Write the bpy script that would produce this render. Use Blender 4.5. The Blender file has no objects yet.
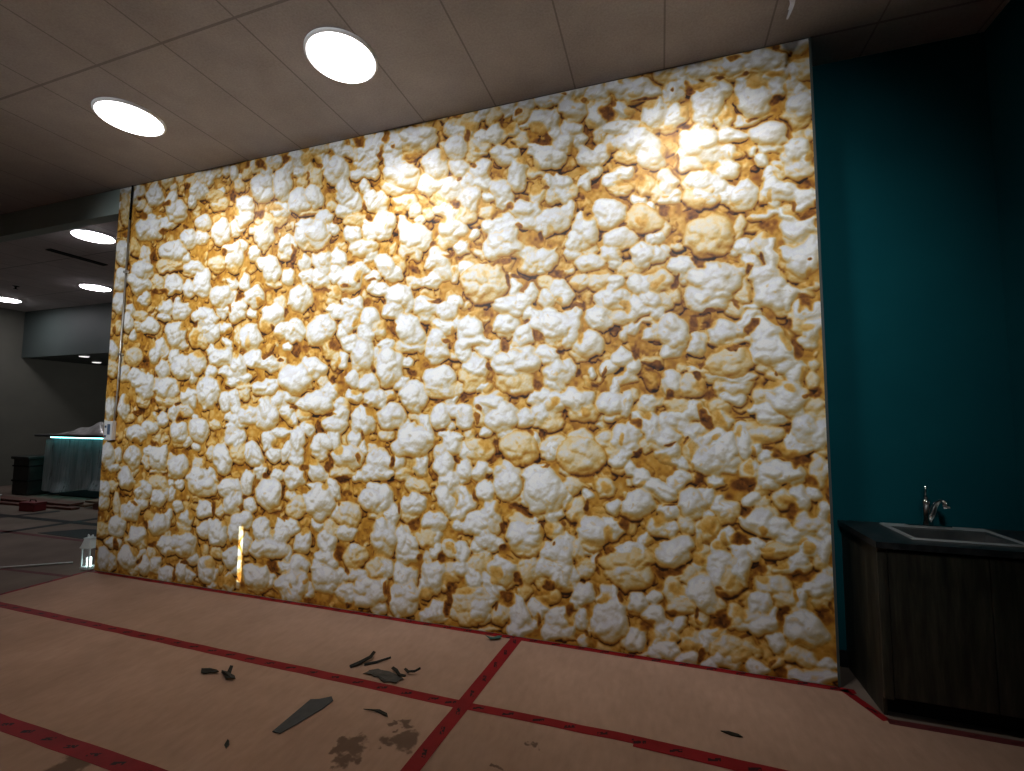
import bpy, bmesh, math, random, mathutils
import numpy as np
LENS,LENS_FAR,LED,SUNW,EXPO=5.5,34.0,9.0,7.0,0.0
SPOTW=(66,78,105)
SPOT_SIZE,SPOT_Z=100,2.85
BACKW=(540,650,320)
BACKY,BACKZ,BACK_SIZE=-1.2,2.4,57
RECESS_FILL=38
PRINT="""
@90,180,6.82
W 440 110 60 50;W 590 220 65 75;W 530 300 55 40;W 400 340 90 70;W 425 260 30 45;W 740 80 60 60;C 850 110 60 50;C 880 170 60 50;W 775 295 55 50;W 675 400 55 65;W 760 400 50 50;W 890 360 60 85 20;W 985 330 40 60;W 970 480 70 50;W 970 560 50 70;C 870 580 60 60;W 700 600 70 45;C 680 640 50 30;W 770 680 55 75;W 560 490 90 70;C 540 590 90 50;W 640 530 45 45;W 350 620 70 70;W 330 700 70 60;C 460 700 50 60;W 570 720 55 60;W 225 500 45 80;W 215 660 45 60;C 380 510 50 60;C 310 460 40 60;C 240 200 35 110;W 680 720 40 40;W 980 700 40 40;A 680 280 40 35;A 790 215 70 30;A 950 80 40 50;A 740 500 60 30;D 360 250 40 40;D 500 340 35 25;D 430 510 25 70;D 650 320 25 20;D 970 120 25 40;D 240 370 35 25;D 340 140 15 20;D 520 160 40 30;D 660 40 25 25;A 960 640 60 40;D 910 490 20 30
@90,280,6.82
W 200 30 40 50;W 200 160 45 65;W 340 40 70 55;C 460 50 50 50;W 375 130 40 40;W 570 60 60 60;W 680 60 45 60;W 770 60 50 60;W 280 210 35 45;W 260 290 35 60;W 290 385 25 35;W 515 190 50 45;W 510 255 40 30;C 345 250 45 40;W 410 320 60 50;C 330 320 40 40;W 620 210 60 60;C 610 200 30 30;W 580 370 65 85;W 610 450 60 35;A 640 320 30 40;W 900 110 80 70;W 905 210 35 60;W 990 230 45 70;W 780 260 80 70;C 820 255 40 40;W 825 360 60 70;W 920 330 50 40;W 940 450 35 50 -30;C 740 390 60 80;A 720 400 30 60;W 820 480 40 45;W 885 540 80 60;W 570 530 35 55;W 625 600 65 80;W 720 570 60 70;W 500 620 50 60;W 450 490 45 80 20;C 500 500 40 60;C 295 530 60 65;W 160 480 35 60;W 700 660 35 50;W 820 630 55 45;W 930 630 50 45;W 1000 570 40 60;W 990 690 60 40;C 540 740 60 50;W 520 740 80 60;W 360 700 70 60;C 230 640 40 60;W 820 740 70 60;W 300 650 45 45;C 150 610 40 60;A 150 720 40 50;A 250 700 40 40;D 380 560 30 60;A 400 440 60 40;A 380 590 30 60;D 705 310 25 35;A 880 450 40 40;A 960 360 40 30;A 990 470 30 50;A 740 500 40 50;A 900 690 40 40;A 640 720 50 40;D 440 90 30 25;D 500 80 30 20;A 440 140 60 40;A 580 120 40 30;D 165 340 20 35;A 760 150 50 30;A 700 160 40 50;D 730 195 15 15;D 945 200 15 40;A 290 430 50 20;D 980 320 12 12;A 880 280 30 25;D 270 150 25 20
@90,380,6.82
W 370 60 60 70;C 360 150 45 50;W 520 50 90 60;C 520 140 80 50;W 670 120 60 60;C 650 210 50 50;W 800 90 70 100;W 920 140 50 55;W 985 120 50 50;W 940 240 30 40;W 990 270 50 60;W 985 330 60 25 20;W 320 370 65 60;W 410 320 45 50;W 490 270 40 45;W 570 220 40 55;C 490 190 30 30;A 410 250 30 40;W 230 180 30 80;C 260 260 40 30;W 140 200 35 80;C 110 300 30 30;W 600 350 60 70;C 600 420 40 40;W 740 340 65 80;W 660 410 40 40;W 720 460 30 30;W 710 240 25 25;C 850 300 40 40;C 960 380 50 60;W 900 530 60 100;C 830 510 40 60;W 995 500 40 55;W 400 490 40 35;W 465 530 60 80;C 460 620 50 30;W 290 530 55 70;C 290 610 35 40;W 590 600 70 80;C 560 540 30 40;W 610 720 30 40;W 550 710 25 30;W 240 670 45 70;W 120 520 45 90;C 190 520 30 60;W 150 610 50 30;C 380 560 30 40;W 740 680 80 70;W 820 680 40 60;C 740 590 45 50;W 950 730 80 60;W 360 740 55 50;C 470 710 60 60;W 90 740 40 40;C 150 720 40 30;A 660 500 50 40;A 690 520 30 60;D 570 480 30 30;A 860 370 40 50;A 330 430 60 25;D 440 430 30 20;D 330 220 60 20;A 260 130 40 50;A 140 60 35 80;D 590 170 20 20;A 510 340 30 40;D 610 260 30 30;A 780 230 40 30;A 910 40 40 40;A 640 40 40 40;A 120 660 60 40;D 420 150 20 30;A 300 720 50 40;D 500 640 20 20;A 960 640 70 30;D 880 660 30 25;A 780 560 20 60;A 660 620 30 30
@90,480,6.82
W 250 20 50 40;W 90 70 40 60;C 90 160 40 60;C 150 60 30 40;C 180 180 25 80;W 360 70 55 60;W 350 150 45 45;W 460 130 50 60;C 500 80 40 60;W 550 110 35 50;W 610 40 30 40;W 595 190 30 40;W 760 50 90 70;C 740 130 50 30;W 780 210 60 60;W 940 60 70 70;W 960 160 50 80;C 890 210 35 40;W 280 220 60 70 25;C 230 230 30 70;W 180 320 55 70;C 80 340 50 50;W 470 310 70 70;W 520 260 50 25 -50;C 410 270 40 50;W 660 260 40 50;C 640 320 40 40;W 320 380 60 60;C 350 420 40 60;C 260 410 30 40;W 160 430 50 40;C 120 410 25 40;W 640 440 80 80;W 860 360 65 90;W 770 350 50 50;C 780 470 30 40;C 870 500 50 40;W 700 530 40 50;W 530 450 70 60;C 520 380 40 40;W 250 530 60 80;W 90 540 40 80;C 140 570 40 60;C 340 510 40 40;W 370 590 45 60;W 450 580 40 60;C 410 500 30 50;W 520 650 55 50;W 620 620 45 70;W 670 660 35 50;W 790 610 60 90;W 830 640 50 40;W 960 540 60 70;W 1000 330 45 90;W 1000 600 40 60;W 950 700 30 60;C 830 720 40 40;C 290 610 40 50;A 390 240 40 50;A 400 400 40 60;D 380 310 20 30;D 300 160 30 20;A 540 540 60 40;A 560 520 50 50;D 430 440 40 20;D 330 545 25 20;D 565 650 15 50;A 890 680 60 60;A 920 280 40 60;D 840 190 20 60;A 240 100 50 50;A 600 120 40 40;D 170 440 20 50;A 740 450 30 60;A 690 600 40 30;A 840 560 60 40;A 600 350 40 30;A 300 460 40 30;A 690 200 25 60;D 640 560 40 20;A 990 430 40 30
@230,120,6.82
W 450 260 50 60;C 620 200 60 40;A 570 260 50 40;W 745 200 45 60;W 730 350 80 85;C 590 400 50 70;W 350 450 65 110;W 220 470 70 90;C 130 370 40 40;C 60 450 40 50;W 460 350 40 50;C 490 430 40 50;W 460 550 70 80;W 570 530 60 80;C 530 630 80 30;W 780 490 55 90;W 840 570 55 70;W 770 620 50 50;W 880 370 60 45;W 950 260 70 60;W 960 370 60 40;W 920 470 35 45;W 970 560 60 70;C 860 690 80 50;W 100 580 60 50;W 90 660 60 60;C 240 700 70 60;W 350 620 60 60;C 330 690 60 50;W 640 680 60 60;W 520 730 70 50;W 50 730 50 40;W 190 750 60 40;W 960 730 60 40;A 690 520 50 50;A 860 430 45 30;A 840 310 30 40;D 700 480 40 30;D 870 150 40 40;C 820 220 50 30;D 380 270 40 40;D 220 310 40 40;C 290 290 50 30;D 130 310 25 30;D 600 310 30 30;D 520 380 20 40;A 510 270 40 50;D 190 640 40 30;D 740 690 30 20;A 40 620 40 30;A 970 430 40 30;D 20 530 20 40;A 300 600 60 30;D 910 580 20 30;A 130 720 30 20;C 690 590 40 30;W 1000 180 60 60;D 940 680 20 30;W 20 370 30 50
@230,220,6.82
W 230 110 60 100;W 160 240 40 50;W 80 180 40 40;W 40 240 50 80;W 220 300 45 45;W 280 340 60 90;W 390 380 40 60;C 300 440 50 30;W 390 170 60 60;C 370 220 50 50;W 500 110 60 80;W 590 100 80 90;C 540 180 60 40;W 690 60 50 50;W 830 100 60 60;W 960 80 60 60;W 910 190 90 60;W 960 240 50 50;W 510 290 50 50;W 520 390 55 55;W 630 290 60 90;W 610 400 70 60;C 620 450 60 30;W 740 260 60 60;W 720 370 50 70;C 710 320 35 35;W 820 400 80 90;W 890 330 50 50;A 870 380 35 50;D 880 410 20 15;W 980 390 50 40;W 1000 470 50 50;W 480 540 85 90;W 105 420 35 60;W 160 530 70 60;W 40 620 60 80;W 150 640 40 40;W 290 640 70 70;C 330 580 50 50;C 260 700 60 60;W 360 730 50 40;W 440 740 70 50;W 630 710 80 60;W 800 630 80 60;W 820 700 60 60;W 720 620 50 50;W 880 580 40 60;W 950 680 60 70;C 710 500 60 50;C 700 560 40 40;C 890 700 30 40;A 860 700 30 30;A 420 650 50 30;A 540 660 40 30;A 620 560 40 70;A 300 490 70 30;A 160 400 30 50;A 60 340 50 40;D 60 520 25 40;D 430 230 25 40;A 380 300 50 30;A 440 400 30 50;A 480 240 40 30;D 690 160 30 20;D 620 185 40 12;A 660 180 60 40;A 740 490 50 30;D 640 490 40 15;D 950 570 25 40;A 980 570 40 50;D 370 610 15 40;A 830 500 50 20;W 30 520 30 50;A 970 300 40 30;D 970 410 30 12;A 130 20 40 20;A 150 310 40 40;A 200 650 20 50;D 790 450 20 25;A 220 560 60 20;W 830 550 70 30;D 830 270 30 15
@230,320,6.82
W 440 80 70 70;W 400 185 30 30;W 610 90 90 90;W 340 80 40 60;W 770 80 45 45;W 750 90 25 35;W 930 90 60 70;W 820 160 60 70;W 900 240 80 110;C 900 320 70 60;W 1000 280 30 80;W 140 120 70 80;A 130 140 20 50;W 160 260 60 60;W 250 290 80 60;C 240 280 50 40;W 50 310 60 80;W 90 400 60 40;C 100 460 60 30;A 80 430 35 20;W 250 470 80 60;W 330 550 60 50;C 270 540 60 60;W 310 460 50 50;W 440 400 110 100;W 560 340 90 70;W 420 500 60 60;W 600 560 90 80;W 500 570 50 50;W 680 480 60 60;C 640 430 40 50;W 840 400 50 60;W 950 430 70 60;W 970 530 60 60;W 850 530 50 50;A 860 490 30 35;W 895 690 75 90;W 750 580 50 50;W 750 640 50 60;W 710 720 70 60;W 240 650 75 100;W 110 650 80 60;W 380 620 50 50;W 40 560 40 80;W 60 700 60 50;W 520 740 50 40;C 500 660 50 40;C 110 510 40 50;W 760 270 40 50;C 710 270 30 60;A 725 280 20 30;C 680 190 40 70;A 290 130 80 50;A 270 200 60 30;D 460 200 40 60;D 530 200 30 40;D 730 180 40 50;A 590 220 60 40;A 280 380 50 20;D 250 230 50 15;A 440 280 40 40;D 340 260 30 20;D 710 400 25 40;A 760 470 50 50;D 440 600 30 30;A 530 640 60 30;A 370 690 60 40;D 610 720 25 40;A 580 700 30 50;D 690 640 25 20;A 820 590 60 40;A 170 570 30 20;A 100 590 30 25;D 970 340 20 30;A 690 350 40 40;A 740 340 30 20;D 930 590 25 20;A 170 740 60 20;A 250 50 40 60;C 350 300 40 60;C 60 130 30 80;D 290 50 12 40;W 420 680 40 40;D 850 75 15 20;A 960 620 40 40
@230,420,6.82
W 710 50 70 60;W 700 140 40 60;W 895 50 80 60;W 520 70 50 45;W 450 150 50 100;W 450 260 50 60;W 610 170 60 60;C 610 230 50 40;W 340 85 70 35;W 265 140 40 70;W 300 240 50 45;W 380 220 30 60;W 160 240 60 75;W 50 130 60 60;C 60 230 60 70;W 200 350 45 60;W 110 430 45 80;W 260 510 80 100;C 290 610 50 40;W 130 590 40 60;W 30 520 50 110;W 320 380 45 50;W 440 400 70 80;C 410 530 40 50;C 460 600 70 60;W 590 350 50 70;C 620 390 50 40;W 600 560 95 110;W 570 450 50 30;W 700 480 50 80 -20;W 790 260 110 80;W 840 140 40 50;W 900 200 30 50;C 770 370 90 40;W 870 390 40 40;W 980 260 50 60;W 960 350 60 50;W 930 390 40 30;W 960 550 90 70;W 980 460 50 40;C 990 650 50 40;C 790 650 90 80;C 720 640 60 60;W 70 700 70 60;W 210 730 60 50;W 350 740 40 50;W 430 720 40 60;W 590 720 40 50;C 680 730 60 50;C 1000 740 40 40;A 310 160 30 50;A 170 110 50 40;A 250 300 60 30;A 360 300 50 30;D 500 320 40 30;A 560 280 50 30;A 520 380 20 40;D 240 380 25 25;D 350 500 20 50;A 360 560 30 60;D 70 600 15 30;D 100 520 30 20;A 180 650 40 30;A 640 450 25 60;D 660 300 15 70;A 720 200 40 40;D 770 410 60 20;A 800 470 50 50;D 800 500 25 30;A 880 440 50 30;A 920 620 50 40;A 920 720 50 50;D 740 590 20 25;A 500 700 50 50;A 960 120 50 50;C 970 200 40 30;D 880 260 15 40;D 620 60 30 50;A 400 40 50 30;A 290 690 40 30;A 560 30 50 20;D 890 120 15 40;C 740 330 60 30;D 400 660 30 20
@375,90,5.667
W 240 280 110 70;C 220 340 90 40;W 110 310 60 60;W 100 390 50 60;W 150 480 90 80;C 120 550 90 50;W 460 330 55 70;C 400 330 30 40;W 340 430 70 90;W 310 540 80 50;W 420 560 70 60;C 370 610 60 40;C 300 400 40 40;W 480 440 60 60;W 520 520 50 50;W 600 460 60 60;W 600 530 70 50;W 530 620 60 70;C 520 700 60 60;W 640 600 40 30;C 640 700 40 40;C 580 320 60 60;A 580 320 18 25;W 620 260 60 40;C 690 220 40 40;W 730 370 80 50;C 690 300 40 30;C 830 280 40 50;W 810 480 50 90;W 720 580 60 80;W 730 640 50 40;A 830 400 40 50;W 960 380 70 70;W 900 340 50 40;C 900 470 60 30;W 940 180 60 70;A 930 230 60 40;W 960 60 50 40;C 850 140 60 50;W 850 690 90 60;W 740 740 60 40;W 980 730 50 50;C 910 600 40 60;C 990 600 40 40;C 160 640 70 50;W 220 680 40 40;C 130 690 40 40;W 30 640 40 60;W 40 740 40 50;W 390 670 60 40;W 430 720 40 60;A 370 720 40 40;A 280 630 40 50;C 300 700 30 40;W 250 740 30 30;W 440 760 60 30;W 160 760 30 30;A 690 460 50 60;A 680 700 50 40;D 760 660 30 30;D 560 420 20 20;D 510 260 25 40;A 540 200 60 40;A 770 200 50 40;D 800 130 25 20;D 940 290 60 20;A 900 430 40 40;A 910 530 60 50;D 950 560 25 15;D 220 390 40 12;D 60 270 20 40;A 200 370 60 20;D 40 360 15 60;A 600 640 30 30;D 450 650 20 30;A 80 650 30 50;D 100 320 12 15;W 30 270 30 40;A 390 370 30 40;D 470 510 20 12;C 560 370 50 40;W 1000 240 30 60;A 960 660 40 40;A 30 510 30 40
@375,216,5.667
W 40 60 60 80;W 165 65 40 40;W 230 120 90 60;C 210 190 60 60;W 270 150 60 40;W 440 70 80 60;C 400 140 50 40;W 420 110 50 50;W 490 185 50 40;W 560 120 30 30;C 610 220 60 25 30;W 650 70 50 40;W 740 60 60 50;W 850 40 90 40;W 960 50 60 60;W 740 160 90 75;W 680 190 60 60;C 800 210 60 60;C 890 250 80 70;W 970 240 60 60;W 940 280 60 40;W 60 280 50 60;A 135 260 20 30;C 140 270 35 50;W 100 330 50 40;W 40 420 50 40;W 360 250 60 65;W 380 310 50 60;W 320 360 50 40;C 240 370 60 40;C 450 330 45 55;A 455 300 20 20;W 520 300 40 40;C 620 385 110 115;W 590 400 60 60;W 790 410 35 45;W 890 430 30 50;W 760 510 90 60;W 830 480 50 40;W 860 550 50 45;W 140 460 80 70;W 100 540 60 50;W 190 500 50 50;W 290 520 70 60;W 400 540 70 50;C 290 590 50 40;W 460 490 35 40;W 400 620 80 40;W 480 600 40 40;W 180 640 70 80;W 220 690 60 60;W 350 710 60 60;W 540 640 60 70;W 560 700 70 50;W 510 730 50 40;W 740 620 70 55;W 740 670 50 30;W 850 680 60 60;W 830 750 50 30;W 930 600 60 60;W 990 560 40 50;W 1000 670 50 70;C 980 460 50 60;W 1000 420 30 40;C 980 370 50 40;W 660 740 60 40;W 60 740 40 40;C 20 640 40 60;A 60 600 40 50;D 100 640 15 50;A 390 430 80 40;D 350 480 40 20;A 240 310 50 30;D 240 285 50 20;A 470 240 60 30;A 600 540 60 50;A 560 170 30 30;D 490 240 40 15;D 620 265 40 10;D 720 270 50 15;A 790 300 70 40;D 830 350 80 15;D 740 370 15 40;A 840 380 30 30;A 890 150 40 30;D 935 120 20 40;A 1000 130 30 60;D 800 70 20 20;D 400 690 30 20;A 430 710 20 40;A 310 640 50 20;D 740 730 40 30;D 850 600 20 15;D 930 690 30 30;A 900 500 20 40;A 250 430 30 30;A 40 180 30 40;D 340 160 20 25;A 450 640 20 30;A 650 600 20 50;D 420 220 30 20;A 500 540 30 40;C 200 370 30 40
@375,342,5.667
W 80 140 80 90;W 60 60 40 50;W 170 120 50 30;C 80 210 60 40;W 150 230 50 40;C 200 30 90 40;W 350 60 60 60;C 440 80 40 30;W 510 50 50 50;W 650 50 60 50;W 790 120 130 80;C 790 220 110 80;W 860 90 60 60;W 710 120 50 60;W 780 40 40 30;W 980 80 60 50;C 840 10 60 30;C 990 210 40 70;W 360 210 85 65;C 360 270 90 50;W 570 140 70 60;C 540 210 70 70;W 600 260 50 25;W 220 310 70 75;W 220 350 60 50;W 30 310 40 60;C 80 300 40 40;W 90 430 75 70;W 150 470 40 40;W 370 420 50 65;W 510 420 50 65;W 440 390 70 40;W 430 330 40 35;W 430 470 30 25;W 650 350 80 60;W 720 420 90 80;W 850 420 60 50;W 640 500 35 35;W 760 500 60 40;C 700 310 60 40;C 600 420 40 60;W 930 310 60 50;W 940 410 50 60;W 980 310 40 30;C 990 430 50 50;W 230 550 100 80;W 190 600 90 60;W 130 680 40 50;W 290 500 40 90;W 260 680 40 70;W 430 570 60 60;W 390 530 40 40;W 390 680 50 70;C 370 620 40 50;C 590 610 90 60;W 530 620 50 40;C 540 530 40 50;A 650 570 50 40;C 820 600 100 100;W 820 590 70 70;W 900 560 40 60;C 990 610 60 60;W 510 720 50 60;W 610 720 60 60;W 750 740 70 60;W 920 740 80 50;W 40 690 60 60;C 30 640 40 30;C 60 530 40 40;C 230 430 50 30;W 270 440 40 40;A 210 680 40 40;A 260 130 50 30;D 290 130 20 15;D 650 140 20 35;A 640 200 40 50;A 640 250 30 30;D 510 310 25 35;A 540 320 40 40;A 830 340 50 30;D 920 250 30 40;A 100 310 30 30;A 320 340 30 40;D 350 340 25 15;D 220 170 20 30;D 100 670 20 40;D 690 650 25 35;D 460 660 20 30;A 340 540 20 40;D 700 560 20 25;D 950 510 20 25;D 880 490 25 30;A 180 390 30 20;A 580 490 30 40;D 580 440 12 30;A 210 750 60 30;A 690 690 30 30;A 740 300 60 20;C 460 280 40 40;D 750 30 20 25;A 990 360 30 30;D 380 490 30 12;A 480 480 30 30;C 160 750 50 30;D 590 380 14 20
@375,468,5.667
W 40 20 60 40;C 160 60 40 30;W 260 20 40 30;C 260 110 50 40;C 220 100 40 40;W 220 210 65 60;C 200 270 50 50;W 420 80 60 70;W 390 180 40 80 -25;W 510 200 60 80;C 460 130 40 60;W 500 60 40 40;W 460 250 50 40;W 630 135 55 60;W 750 90 65 100;C 780 190 40 30;W 840 170 30 40;W 940 130 100 110;W 910 30 80 40;W 930 210 60 50;C 940 270 40 30;W 1000 270 40 60;W 40 170 50 80;W 100 260 50 50;C 40 250 40 40;W 60 390 80 100;W 70 350 60 50;W 170 430 60 60;W 180 500 60 50;C 190 360 40 30;W 340 310 70 60;C 300 400 70 60;W 350 380 40 50;W 350 460 40 40;C 290 500 30 40;W 580 330 90 65;W 660 280 60 80;W 620 400 60 50;W 670 430 50 50;W 460 320 35 35;W 580 450 40 40;C 830 300 60 40;W 840 380 100 80;C 860 440 90 60;W 850 480 40 25;W 880 300 30 40;W 730 580 80 70 30;C 760 640 50 40;W 490 490 45 70;C 430 460 35 50;A 440 460 15 25;W 490 570 60 40;W 550 640 60 50 30;C 600 550 60 70;C 620 500 40 40;W 650 650 30 80 -30;C 880 560 60 70;W 960 560 60 60;W 980 480 50 60;W 1000 620 40 60;C 850 700 40 60;W 710 680 30 30;W 330 600 70 80;W 290 680 50 50;C 390 670 30 50;W 170 620 60 50;W 130 580 40 50;W 170 710 80 70;W 40 700 40 70;C 50 570 50 60;C 20 640 40 40;C 560 720 110 50;W 600 740 80 40;W 800 750 50 30;C 980 720 60 50;W 930 760 40 20;A 120 110 60 50;D 90 80 30 15;D 380 510 30 35;D 230 330 30 40;A 250 340 20 40;A 330 230 40 30;D 430 690 30 40;A 720 230 50 50;D 780 230 40 25;D 830 240 40 20;D 570 160 15 40;A 550 100 30 50;D 720 450 25 30;A 780 510 50 40;D 720 330 15 25;A 970 350 50 40;A 420 310 20 50;A 440 380 40 30;D 960 660 30 20;A 940 690 50 40;D 60 690 15 50;A 220 570 30 50;A 690 600 30 40;A 820 640 20 40;D 740 730 40 30;C 420 600 40 60;A 460 640 40 40;D 240 510 20 30;A 280 710 40 40;A 30 500 40 30;A 600 200 20 40;A 740 500 40 30;D 140 230 15 40;A 320 20 40 30;D 660 60 15 20
@225,525,5.667
W 210 40 50 60;W 250 130 100 60;W 310 60 50 50;W 370 25 40 40;W 60 30 45 60;W 40 190 50 60;C 120 110 30 60;W 440 110 50 60;W 355 160 30 50;W 580 90 50 60;C 600 30 50 40;W 690 40 60 50;W 740 155 45 50;C 740 180 65 70;W 900 90 70 90;W 1000 100 40 90;W 580 190 70 60;W 540 250 60 50;W 180 300 70 70;C 180 350 60 50;W 250 310 40 50;W 410 240 60 60;W 340 240 50 40;W 380 340 80 80;W 470 380 40 40;W 570 300 80 80;W 650 290 45 50;W 680 390 60 60;W 760 300 60 50;W 810 390 90 80;W 860 450 50 50;C 870 250 60 60;W 900 250 40 60;W 980 260 40 50;W 980 430 50 80;C 880 200 40 50;A 270 30 20 30;A 200 210 50 40;D 270 230 40 40;A 450 330 20 15;A 540 410 50 40;A 630 440 40 30;D 930 400 15 60;A 940 320 20 40;D 650 160 30 60;A 840 170 30 40;A 470 190 40 30;D 280 380 15 25;A 370 345 12 15;D 690 460 25 20;D 700 260 20 20;A 30 320 30 40;D 480 430 40 20;C 1000 340 30 50;A 450 40 30 30;C 730 250 30 30;A 780 60 40 50
@395,560,5.667
W 60 220 70 90;W 210 110 65 80;C 270 150 30 40;W 30 60 40 50;W 70 110 40 40;W 370 50 50 40;W 440 110 60 50;C 470 40 60 60;W 610 70 60 70;C 740 60 60 80;W 830 50 40 60;W 930 60 70 90;W 1000 100 40 60;C 730 190 40 50;W 530 160 30 70 -25;W 590 160 30 30;C 400 240 80 70;W 460 270 70 70;C 420 320 80 60;W 500 300 40 60;C 590 310 50 60;W 700 310 60 80;W 700 400 70 40;W 770 360 30 40;W 820 280 50 50;W 920 340 50 60 -30;W 880 410 60 50;W 230 290 60 60;W 190 320 60 40;C 340 300 30 50;A 390 180 60 30;A 870 220 70 50;D 860 140 40 25;D 300 240 20 90;A 180 220 40 30;A 620 230 50 40;D 560 260 12 30;A 570 350 50 40;D 800 330 20 40;A 790 420 30 40;A 980 340 30 40;D 700 110 20 40;A 560 120 30 30;W 960 410 40 40;C 820 120 30 40;A 300 120 30 40;D 480 380 20 12;A 660 170 30 20;W 240 340 60 20;D 610 190 25 20;C 960 440 60 20;C 520 400 60 15
@545,60,5.667
W 310 190 50 60;W 420 140 40 30;W 540 180 90 60;C 500 230 50 30;W 770 120 60 50;W 740 190 50 40;W 860 60 50 45;C 960 60 70 50;W 150 280 80 60;C 270 290 50 40;C 180 200 60 50;W 40 350 40 60;W 450 290 50 50;C 420 320 50 30 -30;W 620 310 70 80;C 600 370 60 50;W 740 320 60 60;A 720 380 35 20;C 700 380 60 40;W 920 230 90 90;W 890 330 60 50;W 970 200 60 60;C 1000 320 40 60;W 150 400 50 60;W 100 480 60 60;W 200 460 40 50;W 60 420 40 50;W 50 560 60 60;W 410 390 100 40;W 500 370 50 30;C 310 420 40 50;W 520 470 110 80;W 600 520 70 90;W 630 590 50 50;C 480 550 80 40;C 380 470 60 50;W 260 560 80 60;W 330 520 40 50;W 270 620 50 50;W 870 480 110 90;W 820 560 80 60;W 930 530 70 60;C 1000 440 40 70;W 440 640 60 40;W 380 680 50 40;C 420 730 70 30;W 690 700 60 60;C 640 740 60 40;W 860 670 70 50;W 960 690 60 60;C 820 710 50 50;W 90 710 50 60;W 20 700 40 50;W 220 700 40 40;C 570 720 40 50;A 370 600 50 30;A 530 670 40 60;A 430 700 50 15;D 290 690 30 30;A 240 380 60 40;D 350 310 60 40;D 400 260 30 25;A 500 300 40 30;A 570 250 50 30;D 560 230 60 12;D 820 160 30 30;A 900 150 60 20;A 800 290 40 60;D 800 380 30 20;A 690 500 30 60;D 740 580 15 25;A 960 600 50 30;A 370 500 30 40;A 150 520 30 40;D 20 440 20 40;D 230 230 20 25;D 710 190 15 12;A 100 630 30 20;W 1000 600 40 40;A 1010 320 20 40;A 440 110 20 30;D 100 200 20 15;A 580 630 30 30;C 580 390 20 15
@545,186,5.667
C 130 40 60 50;C 40 70 40 40;W 100 50 50 50;W 60 190 80 60;W 130 140 40 50;C 360 160 90 80;W 350 120 70 50;W 420 160 40 50;C 545 190 100 80;A 540 190 45 40;W 590 110 30 30;W 520 80 40 30;C 640 40 60 50;W 700 70 60 40;A 680 50 25 15;C 890 70 110 70;W 940 40 60 50;W 220 260 70 80;W 160 310 50 60;W 200 190 30 40;W 150 370 50 40;C 250 350 50 40;W 420 290 90 50;C 430 330 70 30;W 630 300 60 40;C 670 250 50 50;C 910 300 110 110;W 990 240 40 60;W 240 430 80 50;W 360 380 50 60;W 370 440 40 40;W 540 390 70 70;W 620 400 50 50;C 520 460 40 30;C 680 380 30 40;W 770 470 80 60;W 800 520 50 40;W 920 590 110 110;W 960 490 70 50;W 870 650 60 50;W 30 410 40 60;W 80 570 50 50;W 100 620 60 50;A 80 645 20 20;C 40 610 40 50;C 200 540 50 50;A 170 560 35 40;C 300 540 60 60;W 390 550 60 40;W 370 650 80 60;W 440 640 50 40;A 460 680 25 30;W 310 730 80 40;W 130 740 60 40;W 30 730 50 40;C 640 560 80 60;W 540 560 70 60;W 600 640 60 60;C 680 660 50 50;W 520 690 60 60;W 620 720 50 50;A 640 560 40 25;C 460 480 70 40;A 430 390 40 50;A 290 490 50 20;D 80 490 40 35;A 110 430 40 40;A 50 300 40 40;D 680 140 35 35;A 760 180 50 40;D 770 200 12 15;A 740 280 30 60;D 760 310 12 15;D 530 290 25 12;D 870 430 40 20;D 720 400 25 20;D 740 550 15 40;A 770 650 40 30;A 780 710 40 40;D 870 730 50 15;D 850 750 20 20;A 940 740 60 30;D 190 690 50 20;A 200 640 40 25;A 240 150 40 50;D 440 230 25 15;A 170 130 15 40;D 200 70 30 15;A 270 60 40 20;A 580 490 40 20;C 750 350 40 30;A 850 130 60 30;D 960 150 30 15;C 570 10 50 30;C 740 620 40 40;W 690 750 70 25;A 1000 400 30 30;A 10 120 20 30;C 420 30 60 30
@545,312,5.667
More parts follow.
